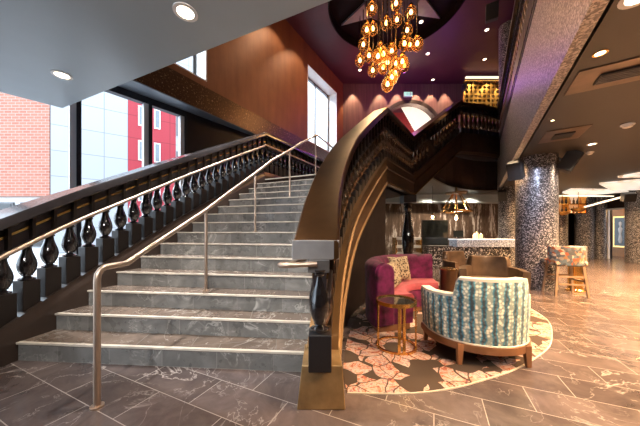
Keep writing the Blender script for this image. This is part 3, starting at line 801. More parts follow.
# ------------------------------------------------------------------ lounge: sofa, cushions, table
SC = Vector((1.64, 3.20))
sofa = thing('curved_sofa', 'burgundy velvet curved sofa with seat lightened to rose for overhead light, below the stair wall', 'sofa', (SC.x, SC.y, .006))
def arcpath(r, a0, a1, n=36): return [(SC.x + r * math.cos(math.radians(a0 + (a1 - a0) * i / n)), SC.y + r * math.sin(math.radians(a0 + (a1 - a0) * i / n)), 0) for i in range(n + 1)]
# travelling from the near left end (clockwise), right of travel points to the centre
A0, A1 = 196, 78
c = arcpath(.75, A0, A1)
MB().sweep(c, [(-.25, .015), (.18, .015), (.18, .085), (-.25, .085)]).build('base', 'wood', sofa)
MB().sweep(c, [(-.14, .085), (.22, .085), (.225, .26), (.215, .33), (-.14, .33)]).build('seat_front', 'velvet', sofa, smooth=True)
MB().sweep(c, [(-.14, .33), (.20, .33), (.235, .345), (.24, .40), (.215, .435), (-.14, .445)]).build('seat_cushion', 'velvet_lit', sofa, smooth=True)
bprof = [(-.29, .085), (-.10, .085), (-.09, .45)]
for i in range(9): a = PI * i / 8; bprof.append((-.195 + .105 * math.cos(a), .735 + .095 * math.sin(a)))
bprof += [(-.29, .4)]
MB().sweep(arcpath(.75, A0 + 2, A1), bprof).build('backrest', 'velvet', sofa, smooth=True)
pe = arcpath(.75, A0 + 3, A0 - 9, 6)
MB().sweep(pe, [(-.295, .085), (-.05, .085), (-.045, .66)] + [(-.17 + .125 * math.cos(PI * i / 8), .70 + .125 * math.sin(PI * i / 8)) for i in range(9)] + [(-.295, .5)]).build('arm', 'velvet', sofa, smooth=True, bevel=.05, seg=4)

def cushion(loc, w, rz, tilt, label):
    R = Matrix.Identity(3)
    o = MB().pillow((0, 0, w / 2), w, w, .15, R).build('cushion', 'leopard', smooth=True)
    o.location = loc; o.rotation_euler = (tilt, 0, rz); return tag(o, label, 'cushion', 'spotted cushions on the curved sofa')
cushion((1.03, 3.36, .455), .34, math.radians(60), math.radians(-16), 'beige spotted cushion at the arm end of the burgundy sofa, seen edge on')
cushion((1.235, 3.79, .455), .37, math.radians(20), math.radians(-16), 'beige spotted cushion seen square on against the rear of the burgundy sofa')

tb = thing('side_table', 'round gold side table with dark glass top beside the burgundy sofa', 'table', (.79, 2.60, .006))
TR = .205
def circ(r, z, n=40, c=(.79, 2.60)): return [(c[0] + r * math.cos(2 * PI * i / n), c[1] + r * math.sin(2 * PI * i / n), z) for i in range(n)]
rt = MB(); rt.lathe([(TR - .02, .455), (TR, .455), (TR, .49), (TR - .02, .49), (TR - .02, .456)], (.79, 2.60, 0), 40); rt.build('top_ring', 'gold', tb, smooth=True)
MB().lathe([(TR - .019, .470), (TR - .019, .478)], (.79, 2.60, 0), 40).build('glass_top', 'darkglass', tb)
rb = MB(); rb.lathe([(TR - .022, .006), (TR, .006), (TR, .024), (TR - .022, .024), (TR - .022, .007)], (.79, 2.60, 0), 40); rb.build('base_ring', 'gold', tb, smooth=True)
for ang in (188, 262, 276, 335, 60):
    a = math.radians(ang); MB().obox((.79 + (TR - .011) * math.cos(a), 2.60 + (TR - .011) * math.sin(a), .238), (.014, .026, .45), Matrix.Rotation(a, 3, 'Z')).build('leg', 'gold', tb)

# tub armchair generator
def tub_chair(name, label, loc, rz, fabric, seatmat, legmat, a=.50, b=.44, fr=.16, zb=.185, za=.605, zt=.765, piping=None, group=None, half=47):
    root = thing(name, label, 'armchair', loc, rz, group)
    th = .095; pts = []
    n = 64
    # outline from right front round the back to left front (local: faces +Y)
    out = [Vector((a, fr))] + [Vector((a * math.cos(-PI * i / n), b * math.sin(-PI * i / n))) for i in range(n + 1)] + [Vector((-a, fr))]
    ins = [Vector((a - th, fr))] + [Vector(((a - th) * math.cos(-PI * i / n), (b - th) * math.sin(-PI * i / n))) for i in range(n + 1)] + [Vector((-a + th, fr))]
    bm = bmesh.new(); uv = bm.loops.layers.uv.new('UVMap'); rings = []; s = 0; us = []
    for i, (o, q) in enumerate(zip(out, ins)):
        if i: s += (out[i] - out[i - 1]).length
        us.append(s)
        ang = 0 if i in (0, len(out) - 1) else 180 * (i - 1) / n
        k = min(ang, 180 - ang); f = max(0, min(1, (k - half + 2.5) / 5.0)); f = f * f * (3 - 2 * f)
        z = za - .02 * (1 - min(1, k / half)) + (zt - za) * f
        inset = .028 * (1 - 0)     # tapers in slightly toward the base
        lo = o * (1 - inset)
        ring = [(lo.x, lo.y, zb), (o.x, o.y, zb + (z - zb) * .55), (o.x * 1.01, o.y * 1.01, z - .02), (o.x * .99, o.y * .99, z), (q.x * 1.02, q.y * 1.02, z), (q.x, q.y, z - .02), (q.x, q.y, zb)]
        rings.append(([bm.verts.new(p) for p in ring], [p[2] for p in ring]))
    m = 7
    for i in range(len(rings) - 1):
        (A, za_), (B, zb_) = rings[i], rings[i + 1]
        for j in range(m):
            k = (j + 1) % m
            f = bm.faces.new((A[j], B[j], B[k], A[k]))
            for lp, (u, v) in zip(f.loops, ((us[i], za_[j]), (us[i + 1], zb_[j]), (us[i + 1], zb_[k]), (us[i], za_[k]))): lp[uv].uv = (u, v)
    f0 = bm.faces.new(rings[0][0]); f1 = bm.faces.new(rings[-1][0][::-1])
    bmesh.ops.recalc_face_normals(bm, faces=bm.faces[:])
    me = bpy.data.meshes.new('shell'); bm.to_mesh(me); bm.free(); me.materials.append(M[fabric])
    sh = bpy.data.objects.new('shell', me); COL.objects.link(sh); sh.parent = root; ORI[sh] = ORI[root]
    for p in me.polygons: p.use_smooth = True
    me.set_sharp_from_angle(angle=math.radians(50))
    # seat cushion
    sp = [tuple(v) for v in ins[1:-1]][::-1]; sp = [(x * .985, y * .985) for x, y in sp]
    sp = sp + [((a - th) * .985, fr + .10), (-(a - th) * .985, fr + .10)]
    MB().prism(sp, .19, .43).build('seat_cushion', seatmat, root, bevel=.035, local=True, seg=3, smooth=True)
    # base rail following the outline
    ot = [Vector((v.x * .985, v.y * .985, 0)) for v in out]
    br = MB(); br.sweep(ot, [(-.012, .125), (.05, .125), (.05, .186), (-.012, .186)]); br.build('base_rail', legmat, root, local=True, smooth=True)
    MB().box((0, fr - .01, .155), (2 * a - .06, .05, .06)).build('front_rail', legmat, root, local=True)
    for x, y in ((-.29 * a / .475, -.345 * b / .44), (.29 * a / .475, -.345 * b / .44), (-a + .05, fr - .02), (a - .05, fr - .02)):
        d = Vector((x, y)).normalized() * .012; l = MB()
        l.hexa([(x - .017 + d.x, y - .017 + d.y, 0), (x + .017 + d.x, y - .017 + d.y, 0), (x + .017 + d.x, y + .017 + d.y, 0), (x - .017 + d.x, y + .017 + d.y, 0),
                (x - .027, y - .027, .186), (x + .027, y - .027, .186), (x + .027, y + .027, .186), (x - .027, y + .027, .186)])
        l.build('leg', legmat, root, local=True)
    if piping:
        tp = [r[0][3].co.copy() for r in []]
        pts = []
        for i, o in enumerate(out):
            ang = 0 if i in (0, len(out) - 1) else 180 * (i - 1) / n
            k = min(ang, 180 - ang); f = max(0, min(1, (k - half + 2.5) / 5.0)); f = f * f * (3 - 2 * f)
            pts.append((o.x * .99, o.y * .99, za - .02 * (1 - min(1, k / half)) + (zt - za) * f + .002))
        w = MB()
        for i in range(len(pts) - 1): pass
        tops = MB(); prev = None
        for p, q in zip(pts, ins):
            d = Vector((q.x * 1.02 - p[0], q.y * 1.02 - p[1]))
            rv = [tops.bm.verts.new((p[0] - d.x * .10, p[1] - d.y * .10, p[2] - .016)), tops.bm.verts.new((p[0] - d.x * .05, p[1] - d.y * .05, p[2] + .006)), tops.bm.verts.new((p[0] + d.x, p[1] + d.y, p[2] + .008)), tops.bm.verts.new((p[0] + d.x * 1.05, p[1] + d.y * 1.05, p[2] - .016))]
            if prev:
                for j in range(3): tops.bm.faces.new((prev[j], rv[j], rv[j + 1], prev[j + 1]))
                tops.bm.faces.new((prev[3], rv[3], rv[0], prev[0]))
            else: tops.bm.faces.new(rv)
            prev = rv
        tops.bm.faces.new(prev[::-1])
        tops.build('top_welt', piping, root, local=True, smooth=True)
        b2 = [(v.x * .975, v.y * .975, .192) for v in out]
        MB().tube(b2, .008, 6).build('bottom_welt', piping, root, local=True, smooth=True)
    return root
tub_chair('tub_armchair', 'tub armchair in teal and cream snakeskin stripe fabric, back turned, on the petal carpet', (1.572, 2.575, .006), math.radians(-5), 'teal', 'teal', 'wood', a=.462, piping='piping')
LG = 'bronze leather armchairs behind the teal armchair'
c1 = tub_chair('leather_armchair', 'bronze leather armchair directly behind the teal armchair, nearest of its kind', (2.78, 4.05, .006), math.radians(155), 'leather', 'leather', 'wood', a=.46, b=.40, group=LG)
dup(c1, (3.05, 5.25, .0), math.radians(200), 'bronze leather armchair further back toward the bar, top showing over the nearer one', LG)
dt = thing('drum_table', 'small gold drum table beside the nearer bronze leather armchair', 'table', (2.06, 4.02, .006))
MB().lathe([(.12, 0), (.12, .56), (.125, .58)], (2.06, 4.02, .006), 28).build('drum', 'bronze_dark', dt, smooth=True)
MB().lathe([(.13, .58), (.13, .60)], (2.06, 4.02, .006), 28).build('table_top', 'bronze', dt)

# bar chair and high table by the column
BR = math.atan2(-.14, .46)
bs = thing('bar_chair', 'bar chair upholstered in multicolour triangles on wooden legs in front of the mosaic column', 'bar chair', (4.69, 4.80, 0), BR)
MB().box((0, .02, .61), (.50, .46, .09)).build('seat', 'patch', bs, local=True, bevel=.03, seg=3)
bk_ = MB(); prev = None
for i in range(17):
    a = math.radians(200 + 140 * i / 16); o = Vector((.33 * math.cos(a), .05 + .32 * math.sin(a))); q = o * .82
    rv = [bk_.bm.verts.new((o.x, o.y, .56)), bk_.bm.verts.new((o.x, o.y, .93)), bk_.bm.verts.new((q.x, q.y, .93)), bk_.bm.verts.new((q.x, q.y, .56))]
    if prev:
        for j in range(4): bk_.bm.faces.new((prev[j], rv[j], rv[(j + 1) % 4], prev[(j + 1) % 4]))
    else: bk_.bm.faces.new(rv)
    prev = rv
bk_.bm.faces.new(prev[::-1]); bk_.build('backrest', 'patch', bs, local=True, bevel=.03, seg=3, smooth=True)
for x, y in ((-.19, -.17), (.19, -.17), (-.19, .17), (.19, .17)):
    l = MB(); k = 1.28; s_ = .02
    l.hexa([(x * k - s_ * .8, y * k - s_ * .8, 0), (x * k + s_ * .8, y * k - s_ * .8, 0), (x * k + s_ * .8, y * k + s_ * .8, 0), (x * k - s_ * .8, y * k + s_ * .8, 0),
            (x - s_, y - s_, .57), (x + s_, y - s_, .57), (x + s_, y + s_, .57), (x - s_, y + s_, .57)])
    l.build('leg', 'wood_grey', bs, local=True)
for z, y in ((.22, -.205), (.34, .20), (.36, -.19)): MB().box((0, y, z), (.42, .022, .03)).build('stretcher', 'wood_grey', bs, local=True)
for x in (-.205, .205): MB().box((x, 0, .28), (.022, .38, .03)).build('stretcher', 'wood_grey', bs, local=True)
ht = thing('high_table', 'high round table with shiny gold base behind the triangle patterned bar chair', 'table', (5.17, 5.06, 0))
MB().lathe([(.15, 0), (.15, .02), (.12, .05), (.11, .86), (.11, .88)], (5.17, 5.06, 0), 24).build('pedestal', 'gold', ht, smooth=True)
MB().lathe([(.115, .88), (.12, .885), (.12, .9), (.115, .905)], (5.17, 5.06, 0), 28).build('table_top', 'stone_white', ht, smooth=True)

# ------------------------------------------------------------------ columns and post
def column(x, y, r, z1, label, z0=0):
    o = MB().lathe([(r, 0), (r, z1 - z0)], (0, 0, 0), 40).build('mosaic_column', 'mosaic', smooth=True); o.location = (x, y, z0)
    return tag(o, label, 'column', 'mirror mosaic columns')
column(4.70, 5.44, .36, CEIL, 'thick mirror mosaic column with speakers, nearest and largest, behind the bar chair')
column(6.78, 8.95, .33, UP - .46, 'mirror mosaic column behind and left of the thickest one, at the end of the lit bar')
column(10.75, 11.25, .30, CEIL, 'mirror mosaic column just right of the bar chair back, below the amber bottle shelf')
column(12.15, 11.5, .33, CEIL, 'dim mirror mosaic column left of the far doorway, second from it')
column(12.62, 11.25, .2, CEIL, 'slim mirror mosaic column right next to the left jamb of the far doorway')
column(12.62, 9.82, .42, CEIL, 'mirror mosaic column at the right edge of the photo, right of the far doorway')
column(7.05, 9.35, .30, TOP, 'mosaic column of the upper gallery rising to the plum ceiling', UP)

pp = thing('newel_post', 'big black vase shaped post carrying the landing corner behind the sofa', 'post', (DIP.x - .06, DIP.y, 0))
MB().lathe([(r * 2.1, .25 + z * 1.72) for r, z in BAL], (DIP.x - .06, DIP.y, 0), 28).build('shaft', 'black', pp, smooth=True)
MB().box((DIP.x - .06, DIP.y, 2.08), (.34, .34, .21)).build('capital', 'blacksatin', pp, bevel=.01)
MB().box((DIP.x - .06, DIP.y, .125), (.34, .34, .25)).build('base', 'blacksatin', pp, bevel=.01)

# ------------------------------------------------------------------ bar
bar = thing('bar_counter', 'dark mosaic bar counter with a raised glowing white top', 'bar counter', (5, 8.3, 0))
MB().box((4.92, 8.45, .35), (2.7, .5, .70)).build('counter_base', 'mosaic_bar', bar)
MB().box((3.95, 8.45, .715), (.8, .56, .03)).build('low_worktop', 'darkwall2', bar, bevel=.005)
MB().box((5.40, 8.36, .82), (1.92, .50, .23)).build('glowing_edge', 'bar_edge', bar, bevel=.008)
MB().box((5.40, 8.36, .945), (1.96, .54, .035)).build('top_slab', 'bartop', bar, bevel=.004)
ds = thing('display_shelf', 'white pastry display shelf unit behind the black post', 'shelf', (3.05, 8.9, 0))
for x in (2.66, 3.52): MB().box((x, 8.9, .5), (.05, .4, 1.0)).build('side_panel', 'gold', ds)
for z in (.18, .42, .68, .96): MB().box((3.09, 8.9, z), (.86, .42, .09 if z > .3 else .06)).build('shelf', 'stone_white', ds, bevel=.004)
mb_ = thing('menu_board', 'dark blank upright board standing behind the bar', 'board', (4.32, 9.3, 0))
MB().box((4.28, 9.3, .86), (.92, .05, 1.5)).build('panel', 'screen', mb_)
MB().box((4.28, 9.32, .86), (.98, .05, 1.56)).build('frame', 'blacksatin', mb_)
for x in (3.95, 4.6): MB().box((x, 9.36, .06), (.06, .3, .12)).build('foot', 'blacksatin', mb_)
ps = thing('till_monitor', 'small black till monitor standing at the left end of the glowing bar', 'monitor', (4.66, 8.42, .955))
MB().box((4.66, 8.42, 1.13), (.32, .035, .22)).build('screen', 'screen', ps, bevel=.005)
MB().box((4.66, 8.44, .99), (.05, .05, .07)).box((4.66, 8.42, .96), (.18, .14, .012)).build('stand', 'blacksatin', ps)
for i, (x, y, h, r, lb) in enumerate(((5.12, 8.30, .14, .045, 'shortest amber candle, leftmost of the cluster on the glowing bar'), (5.22, 8.34, .20, .055, 'tallest amber candle, middle of the cluster on the glowing bar'), (5.33, 8.28, .16, .05, 'medium amber candle, rightmost of the cluster on the glowing bar'))):
    cd = thing('candle', lb, 'candle', (x, y, .955), 0, 'amber candles on the bar')
    MB().lathe([(r * .9, 0), (r, .01), (r, h), (r * .6, h + .005), (.0, h - .01)], (x, y, .955), 16).build('wax', 'candle', cd, smooth=True)
    MB().lathe([(.0, 0), (.012, .015), (.0, .045)], (x, y, .955 + h), 8).build('flame', 'bulb', cd, smooth=True)
# ring pendant above the bar
rc = thing('ring_chandelier', 'copper ring chandelier on splayed rods above the bar', 'chandelier', (4.85, 8.9, 1.9))
MB().tube([(4.85 + .50 * math.cos(2 * PI * i / 36), 8.9 + .50 * math.sin(2 * PI * i / 36), 1.92) for i in range(36)], .035, 8, closed=True).build('ring', 'bronze', rc, smooth=True)
for i in range(8):
    a = 2 * PI * i / 8 + .2; MB().tube([(4.85 + .14 * math.cos(a), 8.9 + .14 * math.sin(a), 2.52), (4.85 + .49 * math.cos(a), 8.9 + .49 * math.sin(a), 1.93)], .016, 6).build('rod', 'gold', rc)
MB().lathe([(.36, 2.56), (.36, 2.60), (.05, 2.62), (.03, 2.8)], (4.85, 8.9, 0), 24).build('canopy', 'bronze', rc, smooth=True)
MB().tube([(4.85, 8.9, 2.56), (4.85, 8.9, 1.78)], .008, 6).build('cord', 'blacksatin', rc)
MB().lathe([(0, 1.60), (.04, 1.64), (.05, 1.69), (.03, 1.75), (.018, 1.79)], (4.85, 8.9, 0), 14).build('bulb', 'bulb', rc, smooth=True)
for (x, y, z, lb) in ((3.92, 8.7, 1.70, 'bare bulb pendant hanging in front of the dark menu board'), (3.05, 8.6, 1.68, 'bare bulb pendant hanging just right of the black post')):
    pd = thing('bulb_pendant', lb, 'pendant lamp', (x, y, z), 0, 'bare bulb pendants at the bar')
    MB().tube([(x, y, z + .08), (x, y, CEIL)], .007, 6).build('cord', 'blacksatin', pd)
    MB().lathe([(.03, 0), (.032, .07), (.01, .1)], (x, y, z + .06), 12).build('socket', 'gold', pd, smooth=True)
    MB().lathe([(0, -.05), (.035, -.02), (.042, .02), (.025, .07)], (x, y, z), 12).build('bulb', 'bulb', pd, smooth=True)

# amber bottle shelf of the far bar
bsf = thing('bottle_shelf', 'amber lit hanging bottle shelf right of the mosaic column', 'shelf', (9.95, 10.0, 1.9))
MB().box((10.35, 10.72, 2.35), (1.5, .04, .75)).build('glow_panel', 'shelf_glow', bsf)
for z in (1.97, 2.36): MB().box((10.35, 10.55, z), (1.5, .3, .03)).build('shelf', 'gold', bsf)
for x in (9.62, 10.35, 11.08): MB().box((x, 10.55, 2.38), (.03, .3, .84)).build('upright', 'gold', bsf)
bpts = []
for zi, z in enumerate((1.985, 2.375)):
    for i in range(9):
        bpts.append((9.72 + i * .155 + random.uniform(-.02, .02), 10.5, z, random.uniform(.8, 1.05)))
for i, (x, y, z, k) in enumerate(bpts):
    o = MB().lathe([(.036, 0), (.038, .01), (.038, .15 * k), (.014, .2 * k), (.013, .28 * k)], (0, 0, 0), 10).build('bottle', ('bottle', 'darkglass', 'amberwall')[i % 3], smooth=True)
    o.location = (x, y, z)
    tag(o, ('brown' if i % 3 == 0 else 'black' if i % 3 == 1 else 'amber') + ' bottle on the ' + ('lower' if i < 9 else 'upper') + ' tier of the amber lit shelf', 'bottle', 'bottles on the amber lit shelf')
for (x, y, z, lb) in ((9.30, 9.6, 1.82, 'gold bowl lamp hanging lower and left under the bottle shelf'), (10.02, 9.7, 1.96, 'gold bowl lamp hanging higher and right under the bottle shelf')):
    bw = thing('bowl_lamp', lb, 'pendant lamp', (x, y, z), 0, 'gold bowl lamps')
    MB().lathe([(.06, 0), (.17, .05), (.25, .15), (.235, .15), (.16, .065), (.0, .03)], (x, y, z), 24).build('bowl', 'gold', bw, smooth=True)
    MB().lathe([(.0, .04), (.06, .08), (.0, .13)], (x, y, z), 12).build('bulb', 'bulb', bw, smooth=True)
    MB().tube([(x, y, z + .05), (x, y, CEIL)], .008, 6).build('cord', 'blacksatin', bw)
ll = thing('linear_light', 'long slanting linear tube light near the far doorway', 'linear light', (11.0, 10.0, 2.2))
MB().tube([(10.1, 9.55, 2.14), (11.55, 9.15, 2.60)], .035, 8).build('tube', 'linear', ll)
for q in ((10.2, 9.52, 2.17), (11.5, 9.16, 2.58)): MB().tube([q, (q[0], q[1], CEIL)], .005, 5).build('wire', 'steel', ll)
MB().tube([(10.1, 9.55, 2.11), (11.55, 9.15, 2.57)], .02, 6).build('housing', 'gold', ll)
l3 = thing('linear_light', 'level warm linear light just below the crystal ceiling panels', 'linear light', (10.8, 10.6, 2.6))
MB().tube([(9.0, 9.6, 2.58), (12.2, 10.4, 2.68)], .025, 8).build('tube', 'linear', l3)
for q in ((9.2, 9.65, 2.58), (12.0, 10.35, 2.67)): MB().tube([q, (q[0], q[1], CEIL)], .005, 5).build('wire', 'steel', l3)
po = thing('framed_poster', 'gold framed poster of a pale standing figure seen through the far doorway', 'poster', (14.5, 12.05, 1.2))
MB().box((14.52, 12.05, 1.2), (.05, .62, 1.5)).build('frame', 'gold', po)
MB().box((14.485, 12.05, 1.2), (.02, .50, 1.36)).build('print', 'screen', po)
MB().lathe([(.05, .65), (.09, .8), (.05, 1.1), (.09, 1.35), (.03, 1.45), (.06, 1.55), (.06, 1.65), (0, 1.7)], (14.2, 12.05, 0), 10).build('figure_print', 'skin', po)
for ch in po.children:
    if ch.name.startswith('figure'): ch.scale = (.1, 1, 1)

# crystal ceiling panels
PAN = [([(9.70, 10.01), (9.25, 9.21), (10.82, 9.36), (12.0, 9.72), (11.31, 11.0)], 'farthest glowing crystal ceiling panel, pointed at its left end'),
       ([(9.11, 8.16), (9.72, 7.59), (11.9, 9.30), (10.87, 9.33)], 'middle glowing crystal ceiling panel, overlapping the farthest one'),
       ([(8.55, 7.18), (8.59, 6.71), (9.14, 7.14)], 'nearest small glowing crystal ceiling panel at the right edge')]
for P, lb in PAN: tag(MB().prism(P, CEIL - .055, CEIL - .001).build('crystal_light', 'crystal'), lb, 'ceiling light', 'glowing crystal ceiling panels')

# ------------------------------------------------------------------ ceiling fittings
def downlight(x, y, z, r, label, group, power=0, color=(1, .75, .5), ang=95, warm=True):
    t = thing('downlight', label, 'downlight', (x, y, z), 0, group)
    MB().lathe([(r * .8, -.006), (r * 1.15, -.006), (r * 1.15, .0), (r * .8, .0), (r * .8, -.006)], (x, y, z), 24).build('trim_ring', 'white' if r > .05 else 'gold', t)
    MB().lathe([(r * .8, -.003), (r * .8, .0)], (x, y, z), 24).build('lens', 'lamp_warm' if warm else 'lamp_white', t)
    if power:
        spot((x, y, z - .03), (x, y, 0), power, color, ang)
    return t
def spot(loc, tgt, power, color, ang, blend=.6, r=.05):
    l = bpy.data.lights.new('lamp', 'SPOT'); l.energy = power; l.color = color; l.spot_size = math.radians(ang); l.spot_blend = blend; l.shadow_soft_size = r
    o = bpy.data.objects.new('lamp', l); COL.objects.link(o); o.location = loc
    o.rotation_euler = (Vector(tgt) - Vector(loc)).to_track_quat('-Z', 'Y').to_euler(); return o
def point(loc, power, color, r=.1):
    l = bpy.data.lights.new('lamp', 'POINT'); l.energy = power; l.color = color; l.shadow_soft_size = r
    o = bpy.data.objects.new('lamp', l); COL.objects.link(o); o.location = loc; return o
WARM = (1, .70, .42)
DG = 'recessed downlights'
downlight(-.985, 1.83, CEIL, .072, 'round downlight near the inner edge of the grey blue slab', DG, 90, (1, .88, .74), 120)
downlight(-2.646, 2.564, CEIL, .072, 'round downlight near the corner of the grey blue slab by the window', DG, 30, (1, .82, .62), 120)
downlight(2.52, 2.249, CEIL, .045, 'small amber downlight on the umber ceiling in front of the nearer vent', DG, 60, WARM, 110)
downlight(4.976, 4.574, CEIL, .06, 'downlight beside the small smoke detector on the umber ceiling', DG, 60, WARM, 110)
downlight(3.35, 3.60, CEIL, .025, 'tiny sprinkler drawn as a lit downlight left of the farther vent on the umber ceiling', DG)  # sprinkler head; the glowing lens is added by the downlight builder
downlight(2.18, 1.70, CEIL, .09, 'glass faced downlight at the top edge of the umber ceiling', DG, 190, WARM, 120)
for (px, py) in ():
    pass
UPL = [(3.71, 9.17, 'on the plum ceiling nearest the recess rim'), (4.66, 10.81, 'on the plum ceiling, second row'), (6.36, 9.53, 'on the plum ceiling beside the gallery column'), (7.35, 11.16, 'on the plum ceiling above the lattice'), (5.72, 12.66, 'on the plum ceiling close to the end wall'), (1.9, 11.9, 'on the plum ceiling above the copper wall end')]
for x, y, lb in UPL: downlight(x, y, TOP, .075, 'small white downlight ' + lb, 'plum ceiling downlights', 0, WARM, 80)

def vent(cx, cy, a, b, label):
    ang = math.atan2(-.53, .848) 
    R = Matrix.Rotation(ang, 3, 'Z'); t = thing('air_vent', label, 'air vent', (cx, cy, CEIL), 0, 'ceiling air vents')
    MB().obox((cx, cy, CEIL - .006), (2 * a, 2 * b, .012), R).build('access_panel', 'leather', t, bevel=.003)
    g = MB().obox((cx, cy, CEIL - .02), (a * .95, b * .8, .02), R).build('grille', 'blacksatin', t)
    for k in range(-2, 3):
        MB().obox(Vector((cx, cy, CEIL - .032)) + R @ Vector((0, k * b * .15, 0)), (a * .9, .012, .012), R).build('slat', 'gunmetal', g)
vent(3.05, 2.52, .38, .26, 'large square ceiling vent panel, nearer of the two')
vent(4.01, 4.13, .26, .32, 'ceiling vent panel near the top of the mosaic column, farther of the two')
for x, y, r, lb in ((4.59, 3.73, .075, 'white smoke detector on the umber ceiling at the right edge'), (5.43, 5.03, .06, 'smaller white smoke detector beside the lit downlight')):
    t = thing('smoke_detector', lb, 'smoke detector', (x, y, CEIL), 0, 'smoke detectors')
    MB().lathe([(r, 0), (r, -.02)][::-1], (x, y, CEIL), 20).build('base_plate', 'white', t, smooth=True)
    MB().lathe([(r * .45, -.055), (r * .7, -.045), (r * .75, -.02)], (x, y, CEIL), 20).build('sensor', 'white', t, smooth=True)

def speaker(loc, rz, tilt, label, d=(.24, .22, .36), arm=None):
    t = thing('wall_speaker', label, 'speaker', loc, rz, 'black speakers')
    t.rotation_euler = (tilt, 0, rz)
    MB().box((0, 0, 0), d).build('cabinet', 'spk', t, local=True, bevel=.012)
    MB().box((0, -d[1] / 2 - .006, 0), (d[0] * .9, .012, d[2] * .92)).build('grille', 'rubber', t, local=True)
    MB().box((0, d[1] / 2 + .04, 0), (.05, .1, .05)).build('bracket', 'gunmetal', t, local=True)
speaker((3.96, 5.06, 2.44), math.radians(-52), math.radians(28), 'black speaker on the left side of the thick mosaic column')
speaker((5.04, 5.06, 2.62), math.radians(48), math.radians(30), 'black speaker on the right side of the thick mosaic column', (.26, .24, .40))
speaker((6.36, 8.72, 2.46), math.radians(-40), math.radians(25), 'small black speaker on the column at the end of the bar')
speaker((11.1, 9.0, 2.45), math.radians(-30), math.radians(20), 'black speaker hanging near the linear light on the right', (.3, .3, .3))
speaker((5.5, 8.0, 8.22), math.radians(-30), math.radians(20), 'black speaker high under the plum ceiling by the gallery column', (.34, .3, .45))
t = thing('track_spotlight', 'black wall spotlight left of the gold lattice', 'spotlight', (6.75, 11.7, 8.0))
MB().lathe([(.10, -.2), (.11, .05), (.06, .12)], (6.75, 11.7, 8.0), 14).build('can', 'blacksatin', t); MB().box((6.85, 11.85, 8.1), (.06, .3, .06)).build('bracket', 'blacksatin', t)

# gold lattice screen
gs = thing('lattice_screen', 'backlit gold lattice screen on the upper gallery wall', 'screen', (8, 12.2, UP))
g = MB(); X0, X1, Z0, Z1 = 7.05, 9.6, UP, 8.55
nz = 20
for i in range(nz + 1): z = Z0 + (Z1 - Z0) * i / nz; g.box(((X0 + X1) / 2, 12.2, z), (X1 - X0, .05, .085))
nx_ = 12
for i in range(nx_ + 1): x = X0 + (X1 - X0) * i / nx_; g.box((x, 12.2, (Z0 + Z1) / 2), (.085, .045, Z1 - Z0))
g.build('lattice', 'gold', gs)
bk2 = MB().box(((X0 + X1) / 2, 12.32, (Z0 + Z1) / 2), (X1 - X0, .03, Z1 - Z0)).build('backing', 'bronze_dark', gs)
MB().box(((X0 + X1) / 2, 12.1, Z1 + .12), (X1 - X0, .1, .06)).build('light_strip', 'linear', gs)
# exit sign
xs = thing('exit_sign', 'small green running figure exit sign above the round arch', 'exit sign', (4.55, 12.9, 8.32))
MB().box((4.55, 12.93, 8.30), (.44, .08, .24)).build('housing', 'white', xs)
MB().box((4.55, 12.885, 8.30), (.40, .02, .20)).build('panel', 'exit', xs)
fg = MB(); fg.box((4.50, 12.872, 8.36), (.04, .01, .04)).box((4.49, 12.872, 8.31), (.045, .01, .08)).box((4.47, 12.872, 8.25), (.03, .01, .07), 0).box((4.53, 12.872, 8.255), (.06, .01, .025)).box((4.44, 12.872, 8.32), (.05, .01, .02)).box((4.66, 12.872, 8.30), (.09, .01, .17))
fg.build('running_figure', 'white', xs)

# ------------------------------------------------------------------ chandelier
ch = thing('globe_chandelier', 'cluster of amber glass globe pendants hanging from the round ceiling recess', 'chandelier', (2.4, 8.4, TOP + .2))
MB().lathe([(.9, TOP + .12), (.95, TOP + .16), (.95, TOP + .21)], (2.45, 8.4, 0), 40).build('canopy', 'blacksatin', ch)
GP = [(366.8, 29.6), (372.8, 28.5), (386.5, 22.8), (397, 19.5), (407.2, 30), (363.3, 44.4), (404.5, 43.3), (409.8, 44.4), (417.2, 43.3), (360, 60.3), (369, 55.4), (378, 56), (383.3, 53.9),
      (391.8, 50.7), (387.6, 62.4), (372.8, 70.2), (383.3, 67.2), (396, 63.4), (402.4, 61.3), (404.5, 65.5), (395.4, 73), (391.8, 77.2), (387.6, 84), (380, 49.7), (372, 8), (384, 5), (396, 3), (411, 12)]
random.seed(11)
GPROF = [(.0, -.235), (.08, -.22), (.15, -.15), (.185, -.05), (.178, .03), (.135, .11), (.08, .17), (.06, .21)]
gproto = None
for i, (px, py) in enumerate(GP):
    Y = 8.4 + random.uniform(-.75, .75); X = (px - 320) / 250 * Y; Z = EYE + (232 - py) / 250 * Y
    if gproto is None:
        g = MB().lathe(GPROF, (0, 0, 0), 18).build('globe', 'amber', ch, smooth=True, local=True); g.location = Vector((X, Y, Z)) - ORI[ch]
        b = MB().lathe([(0, -.075), (.04, -.055), (.055, -.01), (.035, .045), (.02, .08)], (0, 0, 0), 12).build('bulb', 'bulb', g, smooth=True, local=True)
        n_ = MB().lathe([(.022, .06), (.03, .18), (.075, .20), (.07, .25), (.03, .30), (.01, .32)], (0, 0, 0), 14).build('cap', 'bronze', g, smooth=True, local=True)
        gproto = (g, b, n_)
    else:
        g = put(gproto[0], ch, Vector((X, Y, Z)) - ORI[ch], random.uniform(0, 6), 'globe'); put(gproto[1], g, (0, 0, 0), 0, 'bulb'); put(gproto[2], g, (0, 0, 0), 0, 'cap')
    MB().tube([(X, Y, Z + .3), (X, Y, TOP + .15)], .020, 6).build('rod', 'steel', ch)

